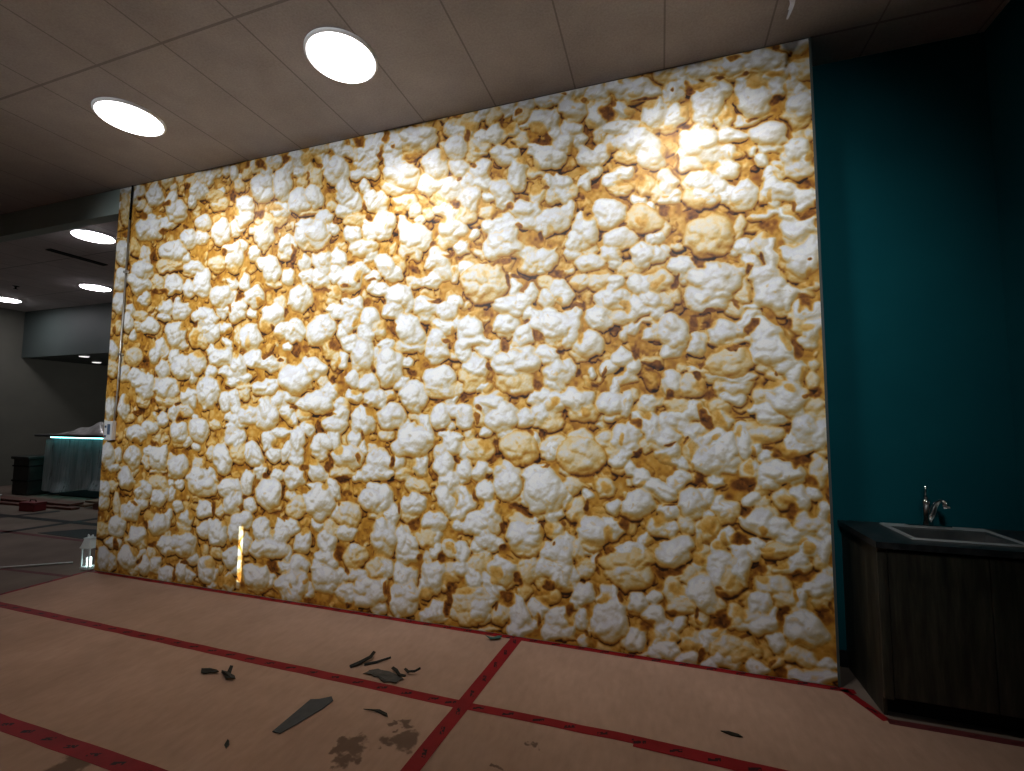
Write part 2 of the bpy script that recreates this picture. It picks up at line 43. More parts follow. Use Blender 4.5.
W 60 80 90 80;W 130 110 60 90;C 60 170 60 50;W 20 260 60 50;W 300 50 80 60;W 240 190 80 70;C 200 240 50 40;A 190 110 20 80;C 440 30 80 40;W 500 100 35 35;C 450 130 30 50;W 720 110 80 90;W 730 210 60 60;C 640 120 50 50;W 590 150 40 25;C 580 70 50 30;W 850 180 45 55;C 880 160 30 40;W 980 120 60 60;C 620 280 80 25;A 590 210 60 50;W 430 260 60 50;W 360 310 50 40;W 490 320 45 60;A 430 340 40 30;C 460 390 60 40;W 405 420 25 50;C 1000 270 80 60;W 1000 330 70 50;C 990 430 40 60;W 720 400 50 80 -20;C 820 430 70 60;W 850 340 40 30;C 930 360 50 50;W 80 350 70 70;W 50 400 50 50;W 130 330 40 60;W 170 490 90 70;C 210 570 90 60;A 235 565 30 30;W 130 520 50 50;C 40 640 60 40;W 50 510 60 60;A 50 510 30 30;W 260 340 20 30;W 370 520 80 60;W 460 540 40 70;W 380 600 50 30;C 320 520 40 50;A 420 610 40 25;W 530 600 30 45;W 590 500 50 40;C 590 540 60 40;A 570 400 50 60;C 500 490 30 40;A 650 440 40 60;C 660 510 40 40;W 600 660 60 80;W 700 640 60 60;W 680 720 80 50;W 820 560 60 50;C 750 540 60 50;W 770 590 60 40;W 830 690 60 60;C 780 640 40 50;C 870 680 40 60;W 960 700 50 45;A 960 710 20 20;W 430 710 60 60;A 430 710 15 30;W 490 700 40 60;C 330 720 50 50;C 200 720 70 50;C 60 740 60 40;W 740 750 40 30;W 1000 750 30 30;D 90 230 25 20;A 370 160 50 40;D 400 90 40 20;D 500 230 30 60;D 640 300 60 15;A 640 340 60 30;A 810 280 70 40;D 860 380 25 30;D 840 80 15 40;A 900 60 60 40;A 950 200 60 30;D 275 400 30 25;A 230 400 50 50;A 320 430 50 40;D 190 330 25 25;D 900 610 40 30;A 980 600 50 60;A 920 470 50 40;D 520 640 25 30;A 570 590 40 30;A 290 660 50 30;A 150 640 30 30;D 5 680 15 20;A 120 240 40 30;A 800 750 40 30;D 700 740 40 10;A 870 250 30 40;C 780 330 30 30;A 520 560 30 20;D 720 460 25 40;A 880 570 20 50;D 340 330 12 30;A 760 470 30 30
@545,438,5.667
C 200 100 120 100;W 240 80 80 60;W 40 70 50 60;C 180 180 90 40;W 470 60 60 60;W 420 110 70 50;C 370 60 50 60;C 420 170 50 30;W 490 160 40 40;C 590 30 60 50;W 700 70 70 60;W 710 120 60 30;W 780 130 40 40;C 830 60 50 60;W 930 110 80 70;W 990 60 50 60;A 850 140 15 25;W 550 220 50 50;W 640 290 100 50 20;C 660 340 70 25;W 530 380 90 75;C 500 430 70 40;W 740 260 40 50;W 780 210 40 40;C 850 220 30 30;W 965 240 50 45;A 940 270 25 15;W 830 370 80 90;C 790 490 60 70;W 870 340 50 60;W 690 420 60 50;C 640 510 60 50;A 640 470 40 50;W 700 520 40 40;C 940 350 40 60;C 990 420 40 70;C 920 520 70 70;A 920 510 50 45;W 860 540 25 50;W 740 650 100 80;C 720 700 90 40;W 30 310 60 120;W 110 340 40 60;W 50 430 50 50;C 150 280 80 60;C 50 530 50 40;C 330 280 60 60;A 330 280 35 40;W 390 390 30 40;W 240 340 25 30;C 180 420 60 60;W 270 530 80 80;W 370 510 60 60;A 350 540 35 50;C 250 600 60 50;W 240 650 30 25;C 480 700 150 70;W 480 650 100 50;W 560 580 40 40;W 420 640 50 40;W 500 720 100 40;W 90 650 80 80;W 60 720 80 50;C 190 650 50 60;W 120 580 50 40;C 240 730 60 40;C 290 700 30 50;W 970 700 60 60;W 970 620 40 50;C 890 630 40 40;A 130 390 30 30;D 110 500 20 25;A 190 470 30 40;A 310 400 60 40;D 430 480 30 40;A 540 500 60 40;A 600 590 40 50;A 650 140 80 60;D 540 80 20 30;A 560 130 40 40;D 870 220 40 40;D 700 375 40 12;D 740 750 60 20;D 360 630 40 30;D 310 680 15 40;A 460 540 30 40;A 250 240 40 30;D 10 160 25 15;A 1000 310 30 30;D 250 400 20 40;A 860 600 30 50;A 870 700 40 50;A 400 440 30 30;W 1000 360 30 40;D 50 600 15 12;A 190 700 40 30;C 860 750 40 30;D 800 30 10 30;A 560 260 30 30;A 340 180 30 20
@545,564,5.667
W 60 40 80 60;C 110 90 70 60;C 230 40 50 50;C 480 60 130 80;W 520 50 90 50;W 520 90 70 30;W 210 170 60 60;W 170 220 40 40;C 330 170 50 50;A 320 170 30 40;W 370 160 25 45;W 370 270 80 90;W 380 350 80 80;C 350 380 60 50;W 300 320 40 60;W 520 220 60 60;C 525 280 50 25;W 620 190 40 40;W 610 300 60 60;W 510 430 60 70;W 210 320 40 60;C 260 370 30 30;W 60 300 60 60 -30;W 40 380 60 40;W 140 360 30 50;C 220 430 40 30;W 880 160 80 80;W 920 220 60 60;C 780 250 90 60;C 720 150 50 70;A 750 150 40 40;W 800 170 40 50;C 790 70 60 40;C 880 90 50 40;W 970 60 60 90;W 750 350 50 35;C 870 320 50 50;A 870 330 25 25;W 660 370 40 50;C 640 430 40 60;W 690 480 70 40;C 710 410 50 40;A 720 410 30 25;A 810 470 50 30;C 830 440 60 60;W 800 540 80 40;W 930 400 50 40;C 980 460 60 70;W 940 570 40 40;W 630 500 40 50;A 60 200 50 50;D 130 260 40 40;A 260 280 30 50;A 290 420 50 50;D 230 390 30 20;D 560 370 50 40;A 600 430 30 60;A 500 340 40 40;A 440 190 50 40;D 700 50 80 30;A 660 110 30 50;D 720 290 40 25;D 980 300 50 50;A 800 390 50 40;D 890 510 20 40;A 400 460 40 30;D 20 120 20 15;D 410 180 20 30;A 980 380 50 20;W 860 570 30 20;C 970 220 50 50;A 540 320 30 15;C 450 430 30 40;C 590 520 50 15;D 310 40 15 40
@690,35,5.667
W 40 200 60 50;C 160 200 80 50;C 230 250 50 30;W 420 150 100 70;C 370 210 80 50;W 500 160 60 50;W 600 60 80 50;C 620 80 50 30;W 600 210 60 40 -30;C 560 250 50 30;W 130 340 100 60;W 80 440 70 70;W 180 310 40 40;W 290 300 45 60;W 360 380 90 80;W 480 310 60 50;C 430 330 40 40;C 320 490 70 30;C 400 460 60 30;W 615 310 40 40;C 580 330 50 40;W 620 410 80 70;C 600 480 80 50;W 680 380 40 60;C 190 470 60 60;A 230 460 40 40;W 60 600 100 80;W 110 670 90 60;C 40 730 80 40;W 220 570 90 50;W 220 670 50 40;W 440 570 110 50;W 440 630 60 40;C 500 620 50 50;W 400 710 40 40;C 340 660 30 30;W 610 640 60 70;C 570 700 50 60;W 650 690 40 50;A 680 670 20 40;C 620 560 40 30;W 210 750 60 30;C 500 740 40 25;A 300 620 40 40;A 130 740 50 30;A 280 700 40 30;A 470 690 40 30;A 480 460 50 50;A 500 400 30 50;D 480 360 50 20;A 610 140 50 30;D 570 110 20 25;D 300 240 20 20;A 370 280 50 30;A 480 240 60 25;D 320 80 40 40;D 240 130 50 20;A 540 300 20 30;D 580 550 30 12;A 260 380 20 30;D 160 260 50 12;A 660 260 30 40;D 350 470 30 15;A 50 280 60 15;C 680 560 30 40;A 330 760 80 20;A 680 530 30 20;D 490 60 30 15;C 180 400 30 30
@690,161,5.667
W 80 100 80 50;C 40 110 40 30;W 90 200 80 70;C 60 240 70 40;W 210 50 60 50;W 200 190 60 50;W 310 190 70 80;C 290 240 70 40;C 80 20 60 40;W 440 80 35 40;C 500 70 50 40;A 500 40 30 15;C 620 50 80 50;W 510 170 110 60;C 440 190 60 60;A 475 210 18 40;W 490 240 40 40;W 560 180 60 50;W 650 210 70 60;W 470 300 40 25;C 400 320 70 30;W 420 330 40 20;C 130 430 130 110;W 170 410 80 70;C 60 420 70 70;C 290 380 30 70;W 310 490 40 50;W 250 520 30 30;W 550 310 45 45;W 610 390 90 60;C 580 440 50 40;W 660 400 60 40;W 640 550 110 90;C 560 580 60 60;C 600 640 70 40;W 680 490 60 60;W 460 530 50 80;C 400 480 60 60;W 330 580 50 50;W 420 640 80 50;W 450 700 80 60;W 540 740 80 40;C 490 660 50 40;W 130 680 140 90;W 240 640 60 40;C 60 630 60 50;W 10 600 25 40;C 310 710 40 60;C 680 700 50 40;A 340 60 60 40;A 420 270 70 30;D 430 380 80 25;D 640 310 70 30;A 590 280 50 30;D 650 140 40 30;A 680 120 40 25;A 200 300 80 25;D 20 310 30 25;D 50 580 50 30;A 450 430 60 30;D 310 620 20 30;A 520 510 20 60;A 640 690 80 30;D 690 560 20 12;A 260 590 40 30;D 400 550 12 40;D 700 280 25 60;A 90 300 60 15;A 400 130 30 40;A 600 110 60 20;D 590 240 15 25;A 690 640 30 60;A 350 740 30 40;A 340 330 20 30;C 580 260 30 20;A 230 560 50 20;C 650 750 40 30;A 260 240 20 15;A 705 360 18 40
@690,287,5.667
W 120 70 120 70;W 200 60 60 60;C 310 40 50 50;W 460 50 90 70;C 500 110 60 40;W 550 40 60 60;C 590 150 50 40;W 630 130 50 40;C 620 200 50 60;W 690 240 50 70;C 680 300 60 50;A 670 220 40 30;W 690 130 50 40;C 250 120 70 40;W 370 110 60 25;W 320 190 70 40 -30;A 250 160 40 20;W 190 250 80 60;C 200 310 100 30;W 270 250 60 40;C 340 310 50 25;W 30 320 40 60;C 220 430 140 85;W 230 520 130 30;C 240 570 110 50;W 240 630 80 30;W 440 280 90 70;W 460 370 120 80;W 540 430 80 60;W 590 490 60 60;C 420 470 50 40;W 400 420 60 40;C 480 510 60 30;W 560 630 120 90;W 450 700 80 50;C 430 630 70 50;W 620 690 60 60;W 370 690 40 30;C 700 680 50 60;W 660 750 60 40;C 60 490 70 40;W 30 480 40 25;W 20 700 50 50;C 180 690 70 40;C 190 750 60 40;A 480 180 70 40;D 560 200 40 50;D 600 340 30 90;A 540 310 30 40;A 660 390 60 40;C 700 450 40 40;C 700 530 40 40;D 720 590 50 40;D 650 80 30 40;A 640 500 30 40;A 90 200 60 50;D 90 210 30 25;D 20 210 30 40;A 140 340 60 25;D 330 250 40 30;A 440 550 80 40;D 490 490 15 20;A 560 570 50 25;D 60 440 20 40;A 40 430 40 40;D 100 620 50 40;A 50 560 60 40;D 30 520 25 20;D 80 740 40 30;A 280 720 60 40;A 350 640 20 40;D 280 90 25 20;D 110 140 90 15;A 140 160 50 25;A 700 50 40 40;C 550 740 40 30;D 670 610 20 25;A 20 400 40 30;D 240 345 60 10;W 380 230 50 30
@690,413,5.667
C 170 40 60 50;W 460 30 80 40;W 650 80 70 80;W 720 130 60 80;W 580 140 40 50;C 740 210 40 50;W 640 170 50 50;C 590 200 70 50;A 560 220 60 40;C 420 120 100 50;A 400 140 60 30;C 360 90 60 40;A 270 110 25 25;C 280 100 50 40;W 300 180 50 80;W 370 190 40 50;W 440 240 50 40;W 200 200 60 90;W 130 130 45 40;A 140 140 20 20;W 110 280 90 60;W 220 280 60 50;C 20 280 30 40;W 20 120 40 60;C 80 180 60 60;C 60 100 40 50;W 50 10 60 25;C 340 330 70 70;A 330 310 35 45;W 510 340 120 70;W 450 390 80 60;W 610 360 50 60;C 410 430 60 60;W 150 380 50 40;A 110 405 30 20;C 15 360 30 30;C 730 340 50 80;W 740 320 35 60;W 700 460 45 35;W 620 490 50 60;C 520 500 60 60;A 520 510 50 40;W 340 500 50 40;C 400 530 50 40;W 380 620 90 60;W 480 650 90 50;A 410 660 30 20;C 430 590 60 40;W 550 690 80 50;C 680 640 90 60;W 660 670 60 50;C 620 590 60 40;W 740 680 50 60;W 750 560 35 60;C 210 570 70 70;W 200 560 60 50;W 40 510 70 70;W 110 480 50 60;W 90 580 40 40;C 90 660 80 60;A 90 650 60 40;W 40 690 25 60;W 210 700 50 40;A 200 710 30 40;W 360 740 50 40;W 470 740 60 30;D 290 390 70 40;A 230 440 60 50;D 330 420 25 30;A 50 370 50 40;D 80 40 40 40;D 270 720 40 40;D 310 560 30 40;D 570 570 40 50;D 640 270 60 40;A 520 180 40 50;D 550 90 20 25;A 690 540 60 40;D 690 390 40 40;D 300 20 60 12;A 440 510 20 25;D 780 480 15 40;A 360 220 20 60;A 430 760 50 15;W 250 760 50 20;C 680 20 60 40;A 20 220 20 30;C 740 20 30 40;A 620 740 40 20;C 710 250 30 30;D 450 190 40 12;A 220 350 40 20;W 780 500 10 20;D 500 220 30 30
@690,539,5.106
W 130 140 50 60;W 240 80 50 50;C 210 150 60 60;C 190 230 80 60;W 260 160 50 70;A 225 235 20 25;W 60 290 70 80;C 120 340 50 50;C 50 400 40 40;A 40 420 20 20;W 200 10 40 20;C 60 130 40 60;A 60 100 30 40;W 320 60 40 60;C 450 50 90 50;W 550 100 40 40;W 600 50 60 50;A 400 70 30 40;C 660 120 50 50;W 680 60 50 80;C 520 150 80 30;A 470 130 40 20;W 350 330 60 60;W 370 440 80 60;W 420 400 25 60;C 320 390 70 50;A 240 370 40 40;C 220 400 40 70;C 260 440 60 30;C 420 240 80 60;C 470 300 50 60;W 560 320 50 60;C 500 350 40 50;A 515 290 25 40;W 650 250 80 60;C 690 310 50 60;W 580 470 100 80;W 560 420 60 50;W 640 490 60 50;C 530 580 60 50;W 440 530 40 40;C 590 610 60 40;W 690 630 60 30;C 640 640 50 20;A 700 570 45 30;W 620 700 140 40;C 190 560 80 60;C 250 600 70 50;W 170 600 60 50;C 290 570 60 40;W 350 670 60 40;C 210 640 60 30;W 110 640 35 30;C 340 590 20 20;C 130 480 60 30;W 60 530 40 50;C 430 620 40 30;A 390 600 40 40;A 480 610 40 30;D 470 680 30 40;D 370 140 50 25;D 560 190 80 30;A 380 190 50 30;D 690 400 50 50;A 620 360 20 40;D 170 430 60 40;A 320 520 60 40;D 460 400 25 60;D 180 290 40 25;A 310 220 25 50;A 560 540 80 15;D 530 710 30 12;A 40 550 20 30;D 20 390 12 40;D 60 600 15 40;A 10 450 20 30;A 150 30 40 30;D 270 20 30 20;W 20 630 40 20;C 320 640 40 30;D 160 250 30 15;A 720 500 15 50;D 400 620 15 20;D 270 500 25 20;C 700 180 40 40;A 590 60 30 30;C 400 20 30 20;D 740 360 15 30;C 680 10 40 40
"""
# ---- popcorn print -------------------------------------------------------
XL,XR,WALL_Y,CEIL=-5.688,0.981,3.347,4.142
CAM_F,CAM_YAW,CAM_PITCH,CAM_ROLL,CAM_H=458.55,-0.314,0.073,0.004,1.6
MW,MH=1680,1040
def cam_axes():
    cy,sy=math.cos(CAM_YAW),math.sin(CAM_YAW);cp,sp=math.cos(CAM_PITCH),math.sin(CAM_PITCH)
    f=np.array([sy*cp,cy*cp,sp]); r=np.array([cy,-sy,0.0]); u=np.cross(r,f)
    c,s=math.cos(CAM_ROLL),math.sin(CAM_ROLL)
    return c*r+s*u,-s*r+c*u,f
def wall_uv(px,py):
    r,u,f=cam_axes()
    d=f+r*(px-512)/CAM_F-u*(py-385.5)/CAM_F
    t=WALL_Y/d[1]
    return ((d[0]*t-XL)/(XR-XL)*MW, (CAM_H+d[2]*t)/CEIL*MH)   # texels, v up
def blur(a,s):
    k=np.exp(-0.5*(np.arange(-int(3*s),int(3*s)+1)/s)**2); k/=k.sum()
    n=len(k)//2
    for ax in (0,1):
        p=np.pad(a,[(n,n) if i==ax else (0,0) for i in range(2)],mode='edge')
        o=np.zeros_like(a)
        for i,w in enumerate(k):
            o+=w*(p[i:i+a.shape[0],:] if ax==0 else p[:,i:i+a.shape[1]])
        a=o
    return a
def noise(rng,cell):
    h,w=int(MH/cell)+3,int(MW/cell)+3
    g=rng.standard_normal((h,w)).astype(np.float32)
    y=np.arange(MH)/cell; x=np.arange(MW)/cell
    iy=y.astype(int);ix=x.astype(int);fy=y-iy;fx=x-ix
    fy=(fy*fy*(3-2*fy))[:,None];fx=(fx*fx*(3-2*fx))[None,:]
    a=g[np.ix_(iy,ix)];b=g[np.ix_(iy,ix+1)];c=g[np.ix_(iy+1,ix)];d=g[np.ix_(iy+1,ix+1)]
    return (a*(1-fx)+b*fx)*(1-fy)+(c*(1-fx)+d*fx)*fy
def smooth(a,lo,hi):
    t=np.clip((a-lo)/(hi-lo),0,1);return t*t*(3-2*t)
def popcorn_pixels():
    rng=np.random.default_rng(7)
    wx=noise(rng,30)*3.6+noise(rng,12)*1.9+noise(rng,5)*0.5
    wy=noise(rng,30)*3.6+noise(rng,12)*1.9+noise(rng,5)*0.5
    H=np.full((MH,MW),-99.0,np.float32)      # height of the pile, texels
    Wt=np.zeros((MH,MW),np.float32)         # whiteness of the winning flake
    Rim=np.ones((MH,MW),np.float32)
    carve=[]
    lumps=[]
    for line in PRINT.strip().splitlines():
        if line[0]=='@':
            ox,oy,sc=[float(v) for v in line[1:].split(',')];continue
        for e in line.split(';'):
            t=e.split();k=t[0];x,y,rx,ry=[float(v) for v in t[1:5]];rot=math.radians(float(t[5])) if len(t)>5 else 0.0
            c=np.array(wall_uv(ox+x/sc,oy+y/sc))
            ca,sa=math.cos(rot),math.sin(rot)
            a=np.array(wall_uv(ox+(x+rx*ca)/sc,oy+(y+rx*sa)/sc))-c
            b=np.array(wall_uv(ox+(x-ry*sa)/sc,oy+(y+ry*ca)/sc))-c
            (carve if k in 'AD' else lumps).append((k,c,a,b))
    def window(c,a,b,m):
        ex=math.hypot(a[0],b[0])*m+9;ey=math.hypot(a[1],b[1])*m+9
        return max(0,int(c[0]-ex)),min(MW,int(c[0]+ex)+1),max(0,int(c[1]-ey)),min(MH,int(c[1]+ey)+1)
    def dist2(c,a,b,w,warp=1.0):
        x0,x1,y0,y1=w
        X=np.arange(x0,x1)[None,:]+wx[y0:y1,x0:x1]*warp-c[0];Y=np.arange(y0,y1)[:,None]+wy[y0:y1,x0:x1]*warp-c[1]
        det=a[0]*b[1]-a[1]*b[0]
        p=(X*b[1]-Y*b[0])/det;q=(Y*a[0]-X*a[1])/det
        return p*p+q*q,p,q
    under=[]
    for i in range(3200):                    # half-hidden amber flakes down in the pile
        r=rng.uniform(5,20);an=rng.uniform(0,3.14);q=rng.uniform(0.5,1.0)
        under.append(('U',np.array([rng.uniform(0,MW),rng.uniform(0,MH)]),r*np.array([math.cos(an),math.sin(an)]),r*q*np.array([-math.sin(an),math.cos(an)])))
    for i in range(170):                     # the row that runs up under the ceiling
        r=rng.uniform(10,24);q=rng.uniform(0.65,1.0);an=rng.uniform(0,3.14)
        under.append(('C' if i%2 else 'W',np.array([rng.uniform(0,MW),MH-rng.uniform(0,1)**1.5*75]),r*np.array([math.cos(an),math.sin(an)]),r*q*np.array([-math.sin(an),math.cos(an)])))
    for k,c,a,b in under+lumps:
        w=window(c,a,b,1.35);x0,x1,y0,y1=w
        if x1<=x0 or y1<=y0: continue
        d2,p,q=dist2(c,a,b,w)
        d2=d2*(0.77 if k!='U' else 0.86)
        r=math.sqrt(abs(a[0]*b[1]-a[1]*b[0]))
        z0={'W':0.30,'C':0.12,'U':-1.2}[k]*r+rng.uniform(0,0.30)*r
        if k=='U': z0-=10
        wt={'W':0.965,'C':0.765,'U':0.66}[k]+rng.normal(0,{'W':0.025,'C':0.06,'U':0.13}[k])
        n={'W':7,'C':11,'U':4}[k]
        bump=np.zeros_like(d2);edge=d2.copy()
        for i in range(n):
            an=rng.uniform(0,6.283);rr=rng.uniform(0.15,0.80);s=rng.uniform(0.28,0.52) if k!='C' else rng.uniform(0.18,0.38)
            e=((p-rr*math.cos(an))**2+(q-rr*math.sin(an))**2)/(s*s)
            bump=np.maximum(bump,s*np.sqrt(np.maximum(1-e,0)));edge=np.minimum(edge,np.maximum(e,d2*0.72))
        h=z0+r*(0.70*np.sqrt(np.maximum(1.02-edge,0))+0.25*np.sqrt(np.maximum(1.02-d2,0))+0.75*bump)
        ok=(edge<1.02)&(h>H[y0:y1,x0:x1])
        H[y0:y1,x0:x1][ok]=h[ok];Wt[y0:y1,x0:x1][ok]=wt;Rim[y0:y1,x0:x1][ok]=edge[ok]
    gap=H<-50
    H[gap]=-34
    H=np.maximum(H,-30)
    fine=noise(rng,2.6)*0.5+noise(rng,6)*0.9
    Hs=blur(H,1.2)+fine*0.35
    ao=np.clip((blur(H,8)-H)/12,-0.6,1.3)
    ao2=np.clip((blur(H,22)-H)/22,-0.5,1.2)
    gy,gx=np.gradient(Hs)
    nz=1/np.sqrt(1+0.30*(gx*gx+gy*gy)); ny=-gy*nz*0.55; nx=-gx*nz*0.55
    ao0=np.clip((blur(H,2.6)-H)/3.2,-0.5,1.0)
    crease=np.maximum(0,1-np.abs(noise(rng,17)+0.35*noise(rng,6))*5.5)+0.8*np.maximum(0,1-np.abs(noise(rng,10)+0.3*noise(rng,4))*5)
    tone=Wt-np.where(Wt<0.62,0.15,0.25)*np.clip(Rim,0,1)**3.5-(0.11*np.clip(ao,0,1.2)+0.10*np.clip(ao2,0,1))*np.where(Wt<0.62,0.40,1.0)-0.05*blur(crease,0.8)+0.03*noise(rng,14)-0.11*np.maximum(ao0,0)*(Wt>0.62)+0.05*np.maximum(-ao0,0)+0.03*np.clip(-ao,0,0.6)
    tone-=0.36*np.clip(-ny-0.05,0,1)+0.12*(1-nz)
    tone+=0.07*np.clip(ny,0,1)+0.05*np.clip(-nx,-0.5,0.5)+0.024*fine*(0.6+0.8*(Wt<0.88))
    tone=np.where(gap,0.36+0.07*noise(rng,16)+0.06*noise(rng,6),tone)
    tone=blur(tone,0.6)
    for k,c,a,b in lumps:                    # small folds and hull flecks on the flakes
        for i in range(2 if k=='W' else 3):
            if rng.random()<0.5:
                an=rng.uniform(0,6.283);rr=rng.uniform(0.2,0.75);s=rng.uniform(0.10,0.22);el=rng.uniform(0.35,1.0)
                ca,sa=math.cos(an*1.7),math.sin(an*1.7)
                pa,pb=(a*ca+b*sa)*s*1.5,(b*ca-a*sa)*s*el
                carve.append(('F',c+a*rr*math.cos(an)+b*rr*math.sin(an),pa,pb))
    for k,c,a,b in carve:
        w=window(c,a,b,1.3);x0,x1,y0,y1=w
        if x1<=x0 or y1<=y0: continue
        d2,p,q=dist2(c,a,b,w,1.25)
        m=1-smooth(d2,0.25,1.25)
        tgt=(0.44+rng.normal(0,0.04)-0.12*q) if k=='A' else (0.58+rng.normal(0,0.06)) if k=='F' else (0.13+0.09*rng.random())
        t=tone[y0:y1,x0:x1]
        loc=tgt+0.05*fine[y0:y1,x0:x1]
        tone[y0:y1,x0:x1]=np.where(loc<t,t+(loc-t)*m*(0.55 if k=='F' else 0.92 if k=='A' else 0.97),t)
    tone=np.clip(tone,0,1)
    st=np.array([0,.10,.22,.36,.48,.60,.72,.84,.93,1.0])
    cols=np.array([(44,24,14),(100,56,20),(160,100,34),(214,156,58),(233,186,100),(238,208,140),(239,224,190),(230,228,224),(236,237,238),(248,250,252)])/255.0
    rgb=np.stack([np.interp(tone,st,cols[:,i]) for i in range(3)],-1)
    g2y,g2x=np.gradient(blur(H,2.0)+0.5*fine)
    k=0.75;nz2=1/np.sqrt(1+k*k*(g2x*g2x+g2y*g2y))
    lam=(0.30*k*g2x-0.66*k*g2y+0.70)*nz2
    lum=np.clip(0.60+0.54*lam-0.10*np.clip(ao2,0,1),0.50,1.06)
    lum=np.where(gap,0.88+0.05*fine,lum)
    rgb*=blur(lum,0.7)[...,None]**np.array([0.38,0.50,0.86])
    return np.clip(rgb,0,1)
# ---- scene ---------------------------------------------------------------
scene=bpy.context.scene
COL=scene.collection
rnd=random.Random(5)
V=mathutils.Vector

# ------------------------------------------------------------- materials
def newmat(name):
    m=bpy.data.materials.new(name);m.use_nodes=True
    nt=m.node_tree;b=nt.nodes['Principled BSDF'];return m,nt,b
def N(nt,t,**k):
    n=nt.nodes.new(t)
    for a,v in k.items(): setattr(n,a,v)
    return n
def mixrgb(nt,fac,a,b,mode='MIX'):
    n=N(nt,'ShaderNodeMix',data_type='RGBA',blend_type=mode)
    for sock,v in ((n.inputs[0],fac),(n.inputs[6],a),(n.inputs[7],b)):
        if isinstance(v,bpy.types.NodeSocket): nt.links.new(v,sock)
        elif isinstance(v,(int,float)): sock.default_value=v
        else: sock.default_value=(*v,1)
    return n.outputs[2]
def mth(nt,op,a,b=None,c=None):
    n=N(nt,'ShaderNodeMath',operation=op)
    for i,v in enumerate((a,b,c)):
        if v is None: continue
        if isinstance(v,bpy.types.NodeSocket): nt.links.new(v,n.inputs[i])
        else: n.inputs[i].default_value=v
    return n.outputs[0]
def noise_tex(nt,scale,detail=4,rough=0.55,vec=None,stretch=None):
    tc=N(nt,'ShaderNodeTexCoord');src=vec or tc.outputs['Object']
    if stretch:
        mp=N(nt,'ShaderNodeMapping');mp.inputs['Scale'].default_value=stretch;nt.links.new(src,mp.inputs[0]);src=mp.outputs[0]
    n=N(nt,'ShaderNodeTexNoise');n.inputs['Scale'].default_value=scale;n.inputs['Detail'].default_value=detail;n.inputs['Roughness'].default_value=rough
    nt.links.new(src,n.inputs['Vector']);return n.outputs['Fac']
def ramp(nt,fac,lo,hi):
    n=N(nt,'ShaderNodeMapRange');nt.links.new(fac,n.inputs[0]);n.inputs[1].default_value=lo;n.inputs[2].default_value=hi;return n.outputs[0]
def mottled(name,c1,c2,scale=6,rough=0.6,metal=0.0,bump=0.0,stretch=None,spec=None,detail=5,alpha=None,lo=.3,hi=.7):
    m,nt,b=newmat(name)
    f=noise_tex(nt,scale,detail,stretch=stretch)
    nt.links.new(mixrgb(nt,ramp(nt,f,lo,hi),c1,c2),b.inputs['Base Color'])
    b.inputs['Roughness'].default_value=rough;b.inputs['Metallic'].default_value=metal
    if spec is not None: b.inputs['Specular IOR Level'].default_value=spec
    if alpha is not None: b.inputs['Alpha'].default_value=alpha
    if bump:
        bp=N(nt,'ShaderNodeBump');bp.inputs['Strength'].default_value=bump;bp.inputs['Distance'].default_value=0.02
        nt.links.new(f,bp.inputs['Height']);nt.links.new(bp.outputs[0],b.inputs['Normal'])
    return m
def emitter(name,col,strength):
    m,nt,b=newmat(name)
    b.inputs['Base Color'].default_value=(*[min(1,c) for c in col],1)
    b.inputs['Emission Color'].default_value=(*col,1);b.inputs['Emission Strength'].default_value=strength
    return m

def mat_ceiling(k=1.0):
    m,nt,b=newmat('ceiling_tile')
    tc=N(nt,'ShaderNodeTexCoord');sp=N(nt,'ShaderNodeSeparateXYZ');nt.links.new(tc.outputs['Object'],sp.inputs[0])
    def line(o,off,per,w):
        t=mth(nt,'DIVIDE',mth(nt,'SUBTRACT',o,off),per)
        d=mth(nt,'MULTIPLY',mth(nt,'ABSOLUTE',mth(nt,'SUBTRACT',mth(nt,'FRACT',mth(nt,'ADD',t,0.5)),0.5)),per)
        return mth(nt,'LESS_THAN',d,w)
    g=mth(nt,'MAXIMUM',line(sp.outputs[0],-2.535,0.651,0.006),line(sp.outputs[1],2.06,1.287,0.009))
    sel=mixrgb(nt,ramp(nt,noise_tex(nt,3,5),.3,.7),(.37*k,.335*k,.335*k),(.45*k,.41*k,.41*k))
    sp2=mixrgb(nt,ramp(nt,noise_tex(nt,70,3),.35,.65),(.84,.84,.84),(1,1,1))
    col=mixrgb(nt,1.0,sel,sp2,'MULTIPLY')
    nt.links.new(mixrgb(nt,mth(nt,'MULTIPLY',g,0.6),col,(.11,.10,.10)),b.inputs['Base Color'])
    b.inputs['Roughness'].default_value=.85
    return m
